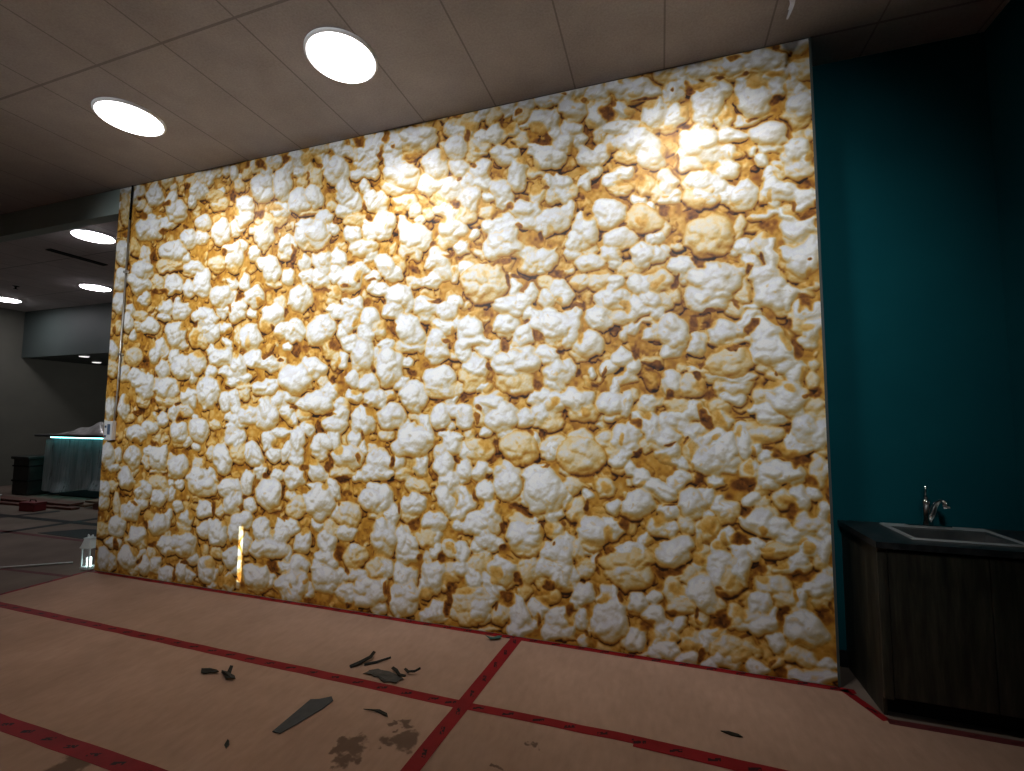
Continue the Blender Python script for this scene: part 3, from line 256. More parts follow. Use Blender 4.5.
def mat_kraft(i):
    m,nt,b=newmat('kraft_paper')
    tc=N(nt,'ShaderNodeTexCoord')
    big=ramp(nt,noise_tex(nt,1.7+.2*i,6),.3,.72)
    fine=ramp(nt,noise_tex(nt,26,5,stretch=(1,.35,1)),.3,.7)
    k=1+.05*((i*7)%3-1)
    base=mixrgb(nt,big,(.40*k,.255*k,.185*k),(.50*k,.325*k,.24*k))
    base=mixrgb(nt,0.24,base,mixrgb(nt,fine,(.55,.5,.48),(1.1,1.1,1.1)),'MULTIPLY')
    # scuffs and the wet footmarks
    warp=N(nt,'ShaderNodeTexNoise');warp.inputs['Scale'].default_value=15;warp.inputs['Detail'].default_value=4;nt.links.new(tc.outputs['Object'],warp.inputs['Vector'])
    add=N(nt,'ShaderNodeMixRGB',blend_type='ADD');add.inputs[0].default_value=.2
    nt.links.new(tc.outputs['Object'],add.inputs[1]);nt.links.new(warp.outputs['Color'],add.inputs[2])
    tot=None
    for (x,y,r) in ((-1.46,2.02,.075),(-1.52,2.0,.05),(-1.43,1.93,.06),(-1.23,2.13,.085),(-1.31,2.08,.05),(-1.36,2.20,.035),(-1.30,2.24,.045),(-2.62,1.50,.10),(-2.50,1.44,.05),(-.75,2.1,.03),(-.62,2.3,.035)):
        vm=N(nt,'ShaderNodeVectorMath',operation='DISTANCE');nt.links.new(add.outputs[0],vm.inputs[0]);vm.inputs[1].default_value=(x+.1,y+.1,.1)
        s=N(nt,'ShaderNodeMapRange',interpolation_type='SMOOTHSTEP');nt.links.new(vm.outputs['Value'],s.inputs[0])
        s.inputs[1].default_value=r*1.1;s.inputs[2].default_value=r*.65;s.inputs[3].default_value=0;s.inputs[4].default_value=1
        tot=s.outputs[0] if tot is None else mth(nt,'MAXIMUM',tot,s.outputs[0])
    base=mixrgb(nt,mth(nt,'MULTIPLY',tot,0.72),base,(.07,.04,.025))
    sc=ramp(nt,noise_tex(nt,13,3,stretch=(1,2.2,1)),.735,.80)
    base=mixrgb(nt,mth(nt,'MULTIPLY',sc,0.35),base,(.11,.065,.04))
    nt.links.new(base,b.inputs['Base Color']);b.inputs['Roughness'].default_value=.85;b.inputs['Specular IOR Level'].default_value=.15
    bp=N(nt,'ShaderNodeBump');bp.inputs['Strength'].default_value=.25;bp.inputs['Distance'].default_value=.01
    nt.links.new(big,bp.inputs['Height']);nt.links.new(bp.outputs[0],b.inputs['Normal'])
    return m
def mat_tape(name,c1,c2,ink):
    m,nt,b=newmat(name)
    tc=N(nt,'ShaderNodeTexCoord');sp=N(nt,'ShaderNodeSeparateXYZ');nt.links.new(tc.outputs['Object'],sp.inputs[0])
    base=mixrgb(nt,ramp(nt,noise_tex(nt,5,5),.3,.7),c1,c2)
    # short printed marks that repeat along the tape
    fr=mth(nt,'FRACT',mth(nt,'DIVIDE',sp.outputs[0],.17))
    on=mth(nt,'MULTIPLY',mth(nt,'LESS_THAN',fr,.34),mth(nt,'LESS_THAN',mth(nt,'ABSOLUTE',mth(nt,'SUBTRACT',sp.outputs[1],mth(nt,'MULTIPLY',mth(nt,'SUBTRACT',fr,.17),.06))),.011))
    brk=mth(nt,'GREATER_THAN',noise_tex(nt,60,1),.43)
    f=mth(nt,'MULTIPLY',mth(nt,'MULTIPLY',on,brk),ink)
    nt.links.new(mixrgb(nt,f,base,(.03,.006,.008)),b.inputs['Base Color'])
    b.inputs['Roughness'].default_value=.6;b.inputs['Specular IOR Level'].default_value=.12
    return m
def mat_wood(name,c1,c2,stretch,rough=.5):
    m,nt,b=newmat(name)
    g=noise_tex(nt,3.0,8,.65,stretch=stretch)
    g2=noise_tex(nt,9.0,5,.6,stretch=stretch)
    c=mixrgb(nt,ramp(nt,g,.35,.66),c1,c2)
    c=mixrgb(nt,0.6,c,mixrgb(nt,ramp(nt,g2,.4,.62),(.35,.35,.35),(1.15,1.15,1.15)),'MULTIPLY')
    nt.links.new(c,b.inputs['Base Color']);b.inputs['Roughness'].default_value=rough
    return m
def mat_print():
    px=popcorn_pixels()
    im=bpy.data.images.new('popcorn_print',MW,MH)
    buf=np.ones((MH,MW,4),np.float32);buf[:,:,:3]=px
    im.pixels.foreach_set(buf.ravel());im.update();im.pack()
    m,nt,b=newmat('printed_vinyl')
    t=N(nt,'ShaderNodeTexImage');t.image=im;t.interpolation='Cubic';t.extension='EXTEND'
    uv=N(nt,'ShaderNodeUVMap');uv.uv_map='print'
    nt.links.new(uv.outputs[0],t.inputs[0])
    grain=mixrgb(nt,ramp(nt,noise_tex(nt,160,2),.3,.7),(.93,.93,.93),(1,1,1))
    nt.links.new(mixrgb(nt,1.0,t.outputs[0],grain,'MULTIPLY'),b.inputs['Base Color'])
    b.inputs['Roughness'].default_value=.5;b.inputs['Specular IOR Level'].default_value=.35
    return m

M={}
M['ceiling']=mat_ceiling();M['ceiling_far_lightened']=mat_ceiling(1.85)  # far copy lightened, standing in for light bounced onto that ceiling
M['teal']=mottled('teal_paint',(.003,.070,.088),(.004,.080,.098),2.5,.8,spec=.06)
M['tealgrey']=mottled('grey_teal_paint',(.058,.078,.074),(.068,.088,.084),2,.6)
M['beam']=mottled('grey_green_paint',(.36,.46,.44),(.40,.50,.48),2,.6)
M['olive']=mottled('olive_grey_paint',(.10,.10,.082),(.12,.118,.096),2,.7)
M['white_wall']=mottled('off_white_paint',(.62,.60,.56),(.68,.66,.62),3,.7)
M['dark_wall']=mottled('dark_paint',(.055,.06,.06),(.07,.075,.075),3,.7)
M['black']=mottled('black_vinyl',(.008,.008,.009),(.014,.014,.015),8,.6,spec=.12)
M['steel']=mottled('brushed_steel',(.66,.67,.67),(.78,.79,.79),14,.4,.7,stretch=(1,8,1))
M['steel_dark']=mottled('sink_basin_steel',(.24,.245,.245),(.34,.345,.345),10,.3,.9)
M['chrome']=mottled('chrome',(.78,.79,.80),(.85,.86,.87),5,.09,1.0)
M['zinc']=mottled('zinc_conduit',(.46,.45,.42),(.60,.58,.54),10,.35,.8)
M['plastic']=mottled('white_plastic',(.74,.76,.79),(.80,.81,.83),8,.4)
M['screen']=mottled('display_glass',(.10,.14,.22),(.13,.18,.27),20,.2)
M['counter']=mottled('black_counter_laminate',(.010,.011,.012),(.035,.036,.038),16,.3,lo=.4,hi=.7)
M['wood']=mat_wood('charcoal_oak',(.020,.020,.014),(.066,.062,.043),(6,6,.55))
M['floor']=mottled('dusty_floor',(.15,.115,.093),(.21,.162,.132),2.2,.85,spec=.1,bump=.1)
M['tape']=mat_tape('red_tape',(.19,.006,.009),(.28,.012,.016),1.0)
M['darktape']=mat_tape('dark_tape',(.012,.010,.011),(.028,.020,.021),.3)
M['maroon']=mat_tape('maroon_tape',(.10,.022,.024),(.14,.03,.03),.4)
M['scrap_grey']=mottled('grey_vinyl_scrap',(.045,.042,.038),(.09,.084,.076),22,.6,spec=.12)
M['scrap_slate']=mottled('slate_vinyl_scrap',(.062,.067,.072),(.085,.090,.095),22,.6,spec=.12)
M['scrap_black']=mottled('dark_vinyl_scrap',(.005,.005,.004),(.020,.017,.013),25,.5,spec=.12)
M['scrap_teal']=mottled('teal_paper_scrap',(.01,.07,.06),(.03,.12,.10),30,.6)
M['lens']=emitter('lamp_lens',(1.0,.97,.97),LENS)
M['lens_far']=emitter('far_lamp_lens',(1.0,.95,1.0),LENS_FAR)
M['lens_small']=emitter('small_lamp_lens',(1.0,.98,.95),1.2)
M['lamp_trim']=mottled('white_lamp_trim',(.70,.70,.72),(.78,.78,.80),9,.45)
M['led']=emitter('teal_led',(.30,1.0,.92),LED)
M['bar']=mottled('navy_bar_panel',(.014,.050,.070),(.022,.066,.088),4,.5)
M['film']=mottled('clear_plastic_film',(.42,.52,.54),(.70,.78,.80),5,.3,stretch=(5,5,.35),alpha=.38,lo=.38,hi=.62)
M['film_top']=mottled('milky_plastic_film',(.30,.30,.29),(.62,.62,.60),5,.25,alpha=.7)
M['blackfilm']=mottled('black_plastic_wrap',(.006,.007,.006),(.03,.033,.03),5,.5,bump=.5)
M['lumber']=mat_wood('raw_lumber',(.16,.085,.05),(.30,.18,.11),(.6,8,8),.7)
M['redwood']=mat_wood('red_brown_lumber',(.10,.035,.025),(.20,.075,.05),(.6,8,8),.7)
M['redbox']=mottled('red_box',(.16,.012,.016),(.22,.02,.024),7,.5)
M['lantern']=mottled('white_enamel',(.75,.82,.82),(.84,.90,.90),9,.3)
M['glassy']=mottled('lantern_glass',(.75,.80,.80),(.85,.88,.88),4,.1,alpha=.25)
M['glow_core']=emitter('lantern_glow',(.75,1.0,.98),4.0)  # glowing core added inside so the lantern reads bright
M['tag']=mottled('white_paper',(.62,.60,.62),(.74,.72,.74),12,.6)
M['print']=mat_print()

# ------------------------------------------------------------- mesh helpers
def obj(name,bm,mat,parent=None,smooth=False):
    me=bpy.data.meshes.new(name)
    bmesh.ops.recalc_face_normals(bm,faces=bm.faces[:])
    bm.to_mesh(me);bm.free()
    if smooth:
        for p in me.polygons: p.use_smooth=True
    me.materials.append(mat)
    o=bpy.data.objects.new(name,me);COL.objects.link(o)
    if parent is not None: o.parent=parent
    return o
def empty(name,loc=(0,0,0),rz=0.0):
    o=bpy.data.objects.new(name,None);o.empty_display_size=.1;COL.objects.link(o)
    o.location=loc;o.rotation_euler=(0,0,rz);return o
def tag(o,label,cat,group=None):
    o['label']=label;o['category']=cat
    if group:o['group']=group
    return o
def struct(o): o['kind']='structure';return o
def box(bm,x0,x1,y0,y1,z0,z1,bev=0.0):
    r=bmesh.ops.create_cube(bm,size=1.0)
    for v in r['verts']:
        v.co=V((x0+(v.co.x+.5)*(x1-x0),y0+(v.co.y+.5)*(y1-y0),z0+(v.co.z+.5)*(z1-z0)))
    if bev:
        es=list({e for v in r['verts'] for e in v.link_edges})
        bmesh.ops.bevel(bm,geom=es,offset=bev,segments=2,affect='EDGES',profile=.5)
    return bm
def BX(*a,**k): return box(bmesh.new(),*a,**k)
def lathe(bm,prof,seg=48,c=(0,0,0)):
    rows=[]
    for r,z in prof:
        if r<1e-6: rows.append([bm.verts.new((c[0],c[1],c[2]+z))]);continue
        rows.append([bm.verts.new((c[0]+r*math.cos(2*math.pi*i/seg),c[1]+r*math.sin(2*math.pi*i/seg),c[2]+z)) for i in range(seg)])
    for a,b in zip(rows,rows[1:]):
        for i in range(seg):
            j=(i+1)%seg
            q=[a[i if len(a)>1 else 0],a[j if len(a)>1 else 0],b[j if len(b)>1 else 0],b[i if len(b)>1 else 0]]
            u=[]
            for v in q:
                if v not in u:u.append(v)
            if len(u)>2:bm.faces.new(u)
    return bm
def tube(bm,pts,rad,seg=12):
    pts=[V(p) for p in pts];rows=[]
    rads=rad if isinstance(rad,(list,tuple)) else [rad]*len(pts)
    n=None
    for i,p in enumerate(pts):
        t=(pts[min(i+1,len(pts)-1)]-pts[max(i-1,0)]).normalized()
        if n is None:
            n=t.orthogonal().normalized()
        n=(n-t*n.dot(t)).normalized();b=t.cross(n)
        rows.append([bm.verts.new(p+(n*math.cos(2*math.pi*k/seg)+b*math.sin(2*math.pi*k/seg))*rads[i]) for k in range(seg)])
    for a,b in zip(rows,rows[1:]):
        for k in range(seg): bm.faces.new((a[k],a[(k+1)%seg],b[(k+1)%seg],b[k]))
    bm.faces.new(rows[0]);bm.faces.new(rows[-1][::-1]);return bm
def prism(bm,pts,z0,z1,lift=None):
    lo=[bm.verts.new((x,y,z0+(lift(x,y) if lift else 0))) for x,y in pts]
    hi=[bm.verts.new((x,y,z1+(lift(x,y) if lift else 0))) for x,y in pts]
    n=len(pts);bm.faces.new(lo[::-1]);bm.faces.new(hi)
    for i in range(n): bm.faces.new((lo[i],lo[(i+1)%n],hi[(i+1)%n],hi[i]))
    return bm

# ------------------------------------------------------------- the room
XW0,XW1,YB,YF=-14.6,2.06,-5.0,9.5
struct(obj('floor',BX(XW0,XW1+.2,YB,YF,-.12,0),M['floor']))
struct(obj('ceiling',BX(XW0,XW1+.2,YB,3.56,CEIL,CEIL+.12),M['ceiling']))
struct(obj('ceiling_far_lightened',BX(XW0,-4.9,3.56,YF,CEIL,CEIL+.12),M['ceiling_far_lightened']))
struct(obj('ceiling_alcove',BX(-4.9,XW1+.2,3.56,3.76,CEIL,CEIL+.12),M['ceiling']))
struct(obj('wall_back',BX(XL,XR,WALL_Y+.004,3.64,0,CEIL),M['white_wall']))
struct(obj('wall_alcove',BX(-4.9,XW1,3.64,3.76,0,CEIL),M['teal']))
struct(obj('wall_right',BX(XW1,XW1+.12,YB,3.76,0,CEIL),M['teal']))
struct(obj('wall_left',BX(XW0-.12,XW0,YB,YF,0,CEIL),M['olive']))
struct(obj('wall_rear',BX(XW0,-4.9,YF,YF+.12,0,CEIL),M['olive']))
struct(obj('wall_inner',BX(-5.0,-4.9,3.64,YF,0,CEIL),M['olive']))
# wall behind the camera, with a slot added to shape the sliver of sun
gx=-3.717; SX=.05
dirv=V((0,WALL_Y-YB,-.9)); drop=.9
zt=.60+drop; zb=.10+drop
bm=bmesh.new()
box(bm,XW0,gx-SX/2,YB-.02,YB,0,CEIL);box(bm,gx+SX/2,XW1,YB-.02,YB,0,CEIL)
box(bm,gx-SX/2,gx+SX/2,YB-.02,YB,0,zb);box(bm,gx-SX/2,gx+SX/2,YB-.02,YB,zt,CEIL)
struct(obj('wall_front',bm,M['dark_wall']))
struct(obj('trim_1',BX(XR,XR+.014,WALL_Y-.004,3.64,0,CEIL),M['tealgrey']))
struct(obj('baseboard_alcove',BX(XR+.014,1.139,3.622,3.64,0,.10),M['black']))
struct(obj('beam',BX(XW0,XL,WALL_Y,3.47,3.86,CEIL),M['beam']))
struct(obj('wall_bulkhead',BX(XW0,-5.0,6.77,YF,3.022,CEIL),M['tealgrey']))

# ------------------------------------------------------------- the mural
bm=BX(XL,XR,WALL_Y,WALL_Y+.004,0.004,CEIL-.002)
uvl=bm.loops.layers.uv.new('print')
for f in bm.faces:
    for l in f.loops: l[uvl].uv=((l.vert.co.x-XL)/(XR-XL),l.vert.co.z/CEIL)
tag(obj('wall_mural',bm,M['print']),'floor to ceiling mural printed with a close-up of buttered popcorn','mural')

# conduit and control box at the mural's far edge
t=tag(empty('electrical_conduit',(-5.475,WALL_Y,1.56)),'thin bare metal conduit running down the popcorn mural to a white box','conduit')
tube(bm:=bmesh.new(),[(-.03,-.016,0),(-.03,-.016,.12),(-.012,-.016,.3),(0,-.016,2.2)],.009);obj('pipe',bm,M['zinc'],t,True)
tube(bm:=bmesh.new(),[(0,-.016,2.19),(.005,-.016,2.4),(.01,-.016,2.575)],.009);obj('sleeve',bm,M['black'],t,True)
for z in (.7,1.6):
    obj('strap',BX(-.03,.03,-.031,-.0005,z,z+.025,bev=.003),M['zinc'],t)
t=tag(empty('control_box',(-5.55,WALL_Y,1.36)),'small white wall box with a dark display below the metal conduit','wall control')
obj('housing',BX(-.06,.06,-.045,-.0005,0,.2,bev=.006),M['plastic'],t)
obj('display',BX(-.005,.035,-.048,-.044,.06,.17),M['screen'],t)
for z in (.03,.13): obj('button',BX(-.045,-.02,-.05,-.044,z,z+.025,bev=.002),M['screen'],t)

# ------------------------------------------------------------- ceiling lamps
def downlight(x,y,label,lens,group,r=.23,z=CEIL):
    t=tag(empty('ceiling_light',(x,y,z)),label,'ceiling light',group)
    lathe(bm:=bmesh.new(),[(r*.985,-.001),(r*1.07,-.001),(r*1.07,-.012),(r*1.02,-.022),(r*.985,-.020),(r*.985,-.001)],64);obj('trim_ring',bm,M['lamp_trim'],t,True)
    lathe(bm:=bmesh.new(),[(r*.98,-.004),(r*.98,-.026),(r*.9,-.032),(r*.5,-.036),(0,-.037)],64);obj('lens',bm,lens,t,True)
    return t
LAMPX=(-4.235,-2.092,.12)
for x,l in zip(LAMPX,('round white ceiling lamp nearest the grey beam','big round white ceiling lamp above the middle of the popcorn mural','round white ceiling lamp above the mural end beside the teal alcove')):
    downlight(x,2.53 if x<0 else 2.43,l,M['lens'],'round lamps along the mural')
for (x,y),l in zip(((-7.52,4.14),(-10.46,5.85),(-13.40,5.88)),('round lamp just behind the grey beam in the far room','round lamp over the far room nearest the bulkhead and mural edge','round lamp over the far room beside the far olive wall')):
    downlight(x,y,l,M['lens_far'],'round lamps in the far room')
for (x,y),l in zip(((-12.65,6.95),(-13.70,7.80)),('small recessed lamp at the front of the dark soffit','small dim recessed lamp deeper under the dark soffit')):
    downlight(x,y,l,M['lens_small'],'small lamps under the soffit',.09,3.022)
def spot(name,loc,aim,power,size,blend,col,rad=.15):
    l=bpy.data.lights.new(name,'SPOT');l.energy=power;l.spot_size=math.radians(size);l.spot_blend=blend;l.color=col;l.shadow_soft_size=rad
    o=bpy.data.objects.new(name,l);COL.objects.link(o);o.location=loc
    o.rotation_euler=(V(aim)-V(loc)).to_track_quat('-Z','Y').to_euler();return o
for x,pw,dx in zip(LAMPX,SPOTW,(.35,.12,.12)):
    spot('wall_wash_lamp',(x,2.53 if x<0 else 2.43,CEIL-.06),(x+dx,WALL_Y,SPOT_Z),pw,SPOT_SIZE,1.0,(1,.97,.94))
pl=bpy.data.lights.new('recess_fill','POINT');pl.energy=RECESS_FILL;pl.shadow_soft_size=.12;po=bpy.data.objects.new('recess_fill',pl);COL.objects.link(po);po.location=(-10.5,8.0,2.85)  # unseen point light added to brighten the wall under the far soffit
for x,pw in zip(LAMPX,BACKW):
    spot('mural_fill_spot',(x-.1,BACKY,CEIL-.1),(x-.25,WALL_Y,BACKZ),pw,BACK_SIZE,1.0,(.97,.988,.998),.12)  # unseen spots added behind the camera to even out light on the mural
t=tag(empty('air_vent',(-8.78,4.65,CEIL)),'dark slotted air vent in the far room ceiling','vent')
bm=bmesh.new()
for a in ((-.06,-.045,-.38,.38),(.045,.06,-.38,.38),(-.045,.045,-.38,-.365),(-.045,.045,.365,.38)): box(bm,*a,-.014,-.0005)
obj('frame',bm,M['black'],t)
for x in (-.02,.02): obj('slat',BX(x-.004,x+.004,-.365,.365,-.012,-.001),M['dark_wall'],t)
obj('throat',BX(-.045,.045,-.365,.365,-.001,-.0005),M['black'],t)
t=tag(empty('sprinkler_head',(-11.9,5.35,CEIL)),'tiny dark sprinkler head in the far room ceiling between two lamps','sprinkler')
lathe(bm:=bmesh.new(),[(.05,-.0005),(.05,-.008),(.015,-.012),(.015,-.05),(0,-.05)],20);obj('escutcheon',bm,M['black'],t,True)
lathe(bm:=bmesh.new(),[(0,-.058),(.035,-.060),(.035,-.055),(0,-.053)],16);obj('deflector',bm,M['black'],t,True)
# paper streamer taped to the ceiling
bm=bmesh.new()
for dx,ln,ph in ((0,.20,0),(.035,.13,1.2)):
    rows=[]
    for i in range(9):
        s=i/8;x=dx+.02*math.sin(ph+s*3)-.03*s;y=.015*math.cos(ph+s*4);w=.022*(1-.75*s)
        rows.append([bm.verts.new((x+a*w,y+b,-.001-s*ln)) for a,b in ((-1,0),(1,.004),(1,.006),(-1,.002))])
    for a,b in zip(rows,rows[1:]):
        for k in range(4): bm.faces.new((a[k],a[(k+1)%4],b[(k+1)%4],b[k]))
    bm.faces.new(rows[0]);bm.faces.new(rows[-1][::-1])
o=obj('paper_streamer',bm,M['tag']);o.location=(.772,2.9,CEIL)
tag(o,'torn white paper strip hanging from the ceiling near the alcove','streamer')

# ------------------------------------------------------------- floor covering
def cx(y): return -1.035+(y-3.25)*.062          # line of the cross tape
T1,T2=2.475,1.575
def sheet(pts,label,i):
    bm=prism(bmesh.new(),pts,0.0006,.0022)
    return tag(obj('paper_sheet',bm,mat_kraft(i)),label,'floor paper','brown paper sheets taped over the floor')
e=.004
sheet([(XL,T1+e),(cx(T1)-e,T1+e),(cx(3.33)-e,3.335),(XL,3.335)],'long brown paper sheet between the popcorn mural and the first red tape line',0)
sheet([(cx(T1)+e,T1+e),(2.05,T1+e),(2.05,3.085),(1.115,3.085),(1.00,3.32),(cx(3.33)+e,3.335)],'brown paper sheet in front of the wooden sink cabinet',1)
sheet([(XL,T2+e),(cx(T2)-e,T2+e),(cx(T1)-e,T1-e),(XL,T1-e)],'brown paper sheet with torn scraps and wet stains on it',2)
sheet([(cx(T2)+e,T2+e),(2.05,T2+e),(2.05,T1-e),(cx(T1)+e,T1-e)],'brown paper sheet at the corner past the taped crossing, free of scraps',3)
sheet([(XL,-1),(2.05,-1),(2.05,T2-e),(XL,T2-e)],'brown paper sheet nearest the camera, cut by the bottom edge of the photo',4)
def tape(a,b,w,label,mat='tape',z=.0024,name='floor_tape',group='red tape lines on the paper'):
    a=V((*a,0));b=V((*b,0));L=(b-a).length;ang=math.atan2(b.y-a.y,b.x-a.x)
    bm=bmesh.new();n=max(2,int(L/.15));up=[];lo=[]
    for i in range(n+1):
        x=L*i/n;j=rnd.uniform(-.0025,.0025)
        up.append((bm.verts.new((x,-w/2+j,.0007)),bm.verts.new((x,w/2+j,.0007))));lo.append((bm.verts.new((x,-w/2+j,0)),bm.verts.new((x,w/2+j,0))))
    for i in range(n):
        bm.faces.new((up[i][0],up[i+1][0],up[i+1][1],up[i][1]));bm.faces.new((lo[i][1],lo[i+1][1],lo[i+1][0],lo[i][0]))
        for k in (0,1): bm.faces.new((lo[i][k],lo[i+1][k],up[i+1][k],up[i][k]))
    for i in (0,n): bm.faces.new((lo[i][0],lo[i][1],up[i][1],up[i][0]))
    o=obj(name,bm,M[mat]);o.location=(a.x,a.y,z);o.rotation_euler=(0,0,ang)
    return tag(o,label,'tape',group)
tape((-5.70,3.310),(1.06,3.322),.045,'red tape along the foot of the popcorn mural')
tape((-5.72,2.50),(-1.10,2.475),.072,'red tape running from the far room to the taped crossing')
tape((-1.19,2.475),(-.10,2.490),.062,'short red tape leaving the crossing toward the sink cabinet',z=.0034)
tape((-.16,2.478),(1.9,2.41),.082,'wide red tape overlapping the short tape and heading for the cabinet front',z=.0042)
tape((-5.0,1.588),(.5,1.56),.085,'red tape nearest the camera, parallel to the mural')
tape((cx(1.2),1.2),(cx(3.30),3.30),.085,'red tape across the paper from the mural toward the camera',z=.0046)
tape((-5.70,3.35),(-5.705,1.2),.05,'red tape down the paper edge beside the far room floor')
tape((1.00,3.325),(1.118,3.065),.05,'short slanted red tape round the corner of the sink cabinet')
tape((1.118,3.062),(2.05,3.062),.05,'dark red tape along the cabinet toe kick',mat='maroon')
g2='tape lines on the far room floor'
tape((-8.80,3.6),(-8.45,5.4),.15,'dark tape crossing the far room floor toward the bar','darktape',.0004,group=g2)
tape((-12.5,3.98),(-6.9,4.08),.07,'maroon tape on the far room floor just beyond the grey beam','maroon',.0004,group=g2)
tape((-13,4.62),(-7.2,4.75),.12,'dark tape between the lumber and the maroon tape','darktape',.0006,group=g2)
tape((-6.9,3.05),(-5.74,3.14),.05,'short maroon tape on bare floor by the white lantern','maroon',.0004,group=g2)
tape((-10.2,4.3),(-9.8,5.2),.15,'dark tape under the end of the lumber pile','darktape',.0012,group=g2)
tag(obj('floor_patch',prism(bmesh.new(),[(-8.25,4.14),(-7.9,4.50),(-6.9,4.62),(-6.2,4.45),(-6.6,4.2),(-7.3,4.13)],.0004,.003),M['black']),'dark flat patch of plastic on the far room floor behind the lantern','plastic sheet')
tag(obj('pale_strip',prism(bmesh.new(),[(-6.95,2.90),(-6.90,2.90),(-6.16,3.42),(-6.20,3.44)],.0006,.014),M['zinc']),'pale thin strip lying on the bare floor','trim strip')  # thin pale strip on the bare floor

# ------------------------------------------------------------- scraps
def flake(name,pts,th,mat,label,cat,curl=0.0,z=.0052,group=None):
    ax=sum(p[0] for p in pts)/len(pts);ay=sum(p[1] for p in pts)/len(pts)
    loc=[(x-ax,y-ay) for x,y in pts]
    bm=bmesh.new();lift=(lambda x,y:curl*(abs(x)*1.0+abs(y)*.5)) if curl else None
    prism(bm,loc,0,th,lift)
    o=obj(name,bm,M[mat]);o.location=(ax,ay,z)
    return tag(o,label,cat,group)
gs='vinyl scraps on the brown paper'
flake('vinyl_scrap',[(-1.80,2.555),(-1.785,2.59),(-1.79,2.60),(-1.745,2.635),(-1.72,2.63),(-1.66,2.635),(-1.60,2.615),(-1.555,2.60),(-1.53,2.585),(-1.55,2.56),(-1.545,2.535),(-1.60,2.535),(-1.625,2.52),(-1.66,2.535),(-1.69,2.56),(-1.72,2.555),(-1.75,2.57)],.003,'scrap_grey','mottled grey torn vinyl piece lying against the red tape','scrap',.03,group=gs)
def sliver(pts,label,w=.02,mat='scrap_black'):
    bm=bmesh.new();o=V(pts[0]);rows=[];n=len(pts)
    for i,p in enumerate(pts):
        t=(V(pts[min(i+1,n-1)])-V(pts[max(i-1,0)])).normalized();s=V((-t.y,t.x,0)).normalized()
        ww=w*(1-.6*abs(i/(n-1)-.4));c=V(p)-o
        rows.append([bm.verts.new(c+s*ww),bm.verts.new(c-s*ww),bm.verts.new(c-s*ww+V((0,0,.004))),bm.verts.new(c+s*ww+V((0,0,.010)))])
    for a,b in zip(rows,rows[1:]):
        for k in range(4): bm.faces.new((a[k],a[(k+1)%4],b[(k+1)%4],b[k]))
    bm.faces.new(rows[0]);bm.faces.new(rows[-1][::-1])
    q=obj('vinyl_sliver',bm,M[mat]);q.location=o
    return tag(q,label,'scrap',gs)
sliver([(-1.93,2.60,.0052),(-1.89,2.66,.012),(-1.86,2.72,.02),(-1.865,2.77,.03)],'black pointed vinyl sliver standing up beside the mottled grey scrap',.014)
sliver([(-1.86,2.65,.0052),(-1.80,2.70,.006),(-1.735,2.765,.015)],'thin straight black sliver behind the mottled grey scrap',.007)
sliver([(-1.66,2.665,.012),(-1.61,2.63,.022),(-1.57,2.60,.016),(-1.52,2.59,.022)],'curled dark sliver over the edge of the mottled grey scrap',.009)
sliver([(-1.585,2.69,.0052),(-1.54,2.655,.012),(-1.495,2.66,.02),(-1.47,2.685,.03)],'tiny curled dark sliver past the mottled grey scrap',.007)
flake('vinyl_scrap',[(-1.915,1.965),(-1.865,1.965),(-1.845,2.03),(-1.80,2.20),(-1.795,2.275),(-1.83,2.305),(-1.88,2.262),(-1.925,2.245),(-1.92,2.10)],.003,'scrap_slate','long slate grey wedge of vinyl lying alone on the paper','scrap',group=gs)
flake('vinyl_scrap',[(-2.765,2.245),(-2.80,2.275),(-2.76,2.30),(-2.70,2.30),(-2.665,2.285),(-2.685,2.275),(-2.72,2.265),(-2.735,2.25)],.004,'scrap_black','small blackish vinyl scrap on the far side of a pair','scrap',.12,group=gs)
flake('vinyl_scrap',[(-2.645,2.285),(-2.66,2.30),(-2.62,2.305),(-2.655,2.355),(-2.635,2.36),(-2.585,2.30),(-2.53,2.28),(-2.49,2.25),(-2.52,2.25),(-2.56,2.245),(-2.60,2.27)],.004,'scrap_black','small blackish forked vinyl scrap closer to the mottled grey piece','scrap',.12,group=gs)
flake('vinyl_scrap',[(-2.03,1.80),(-2.06,1.815),(-2.08,1.85),(-2.065,1.845),(-2.04,1.825)],.003,'scrap_black','tiny dark crumb of vinyl near the slate wedge','scrap',group=gs)
flake('paper_scrap',[(-1.245,3.235),(-1.20,3.25),(-1.165,3.285),(-1.13,3.275),(-1.14,3.245),(-1.20,3.215)],.004,'scrap_teal','crumpled teal scrap on the red tape at the mural foot','scrap',.3)
flake('vinyl_scrap',[(.26,2.685),(.30,2.70),(.345,2.69),(.36,2.67),(.31,2.672)],.004,'scrap_black','small black sliver alone on the paper in front of the cabinet','scrap',.1,z=.0024,group=gs)
flake('vinyl_scrap',[(-1.58,2.255),(-1.50,2.29),(-1.44,2.27),(-1.42,2.245),(-1.47,2.262),(-1.52,2.27)],.003,'scrap_black','thin curled dark shred above the wet stains','scrap',.1,z=.0024,group=gs)

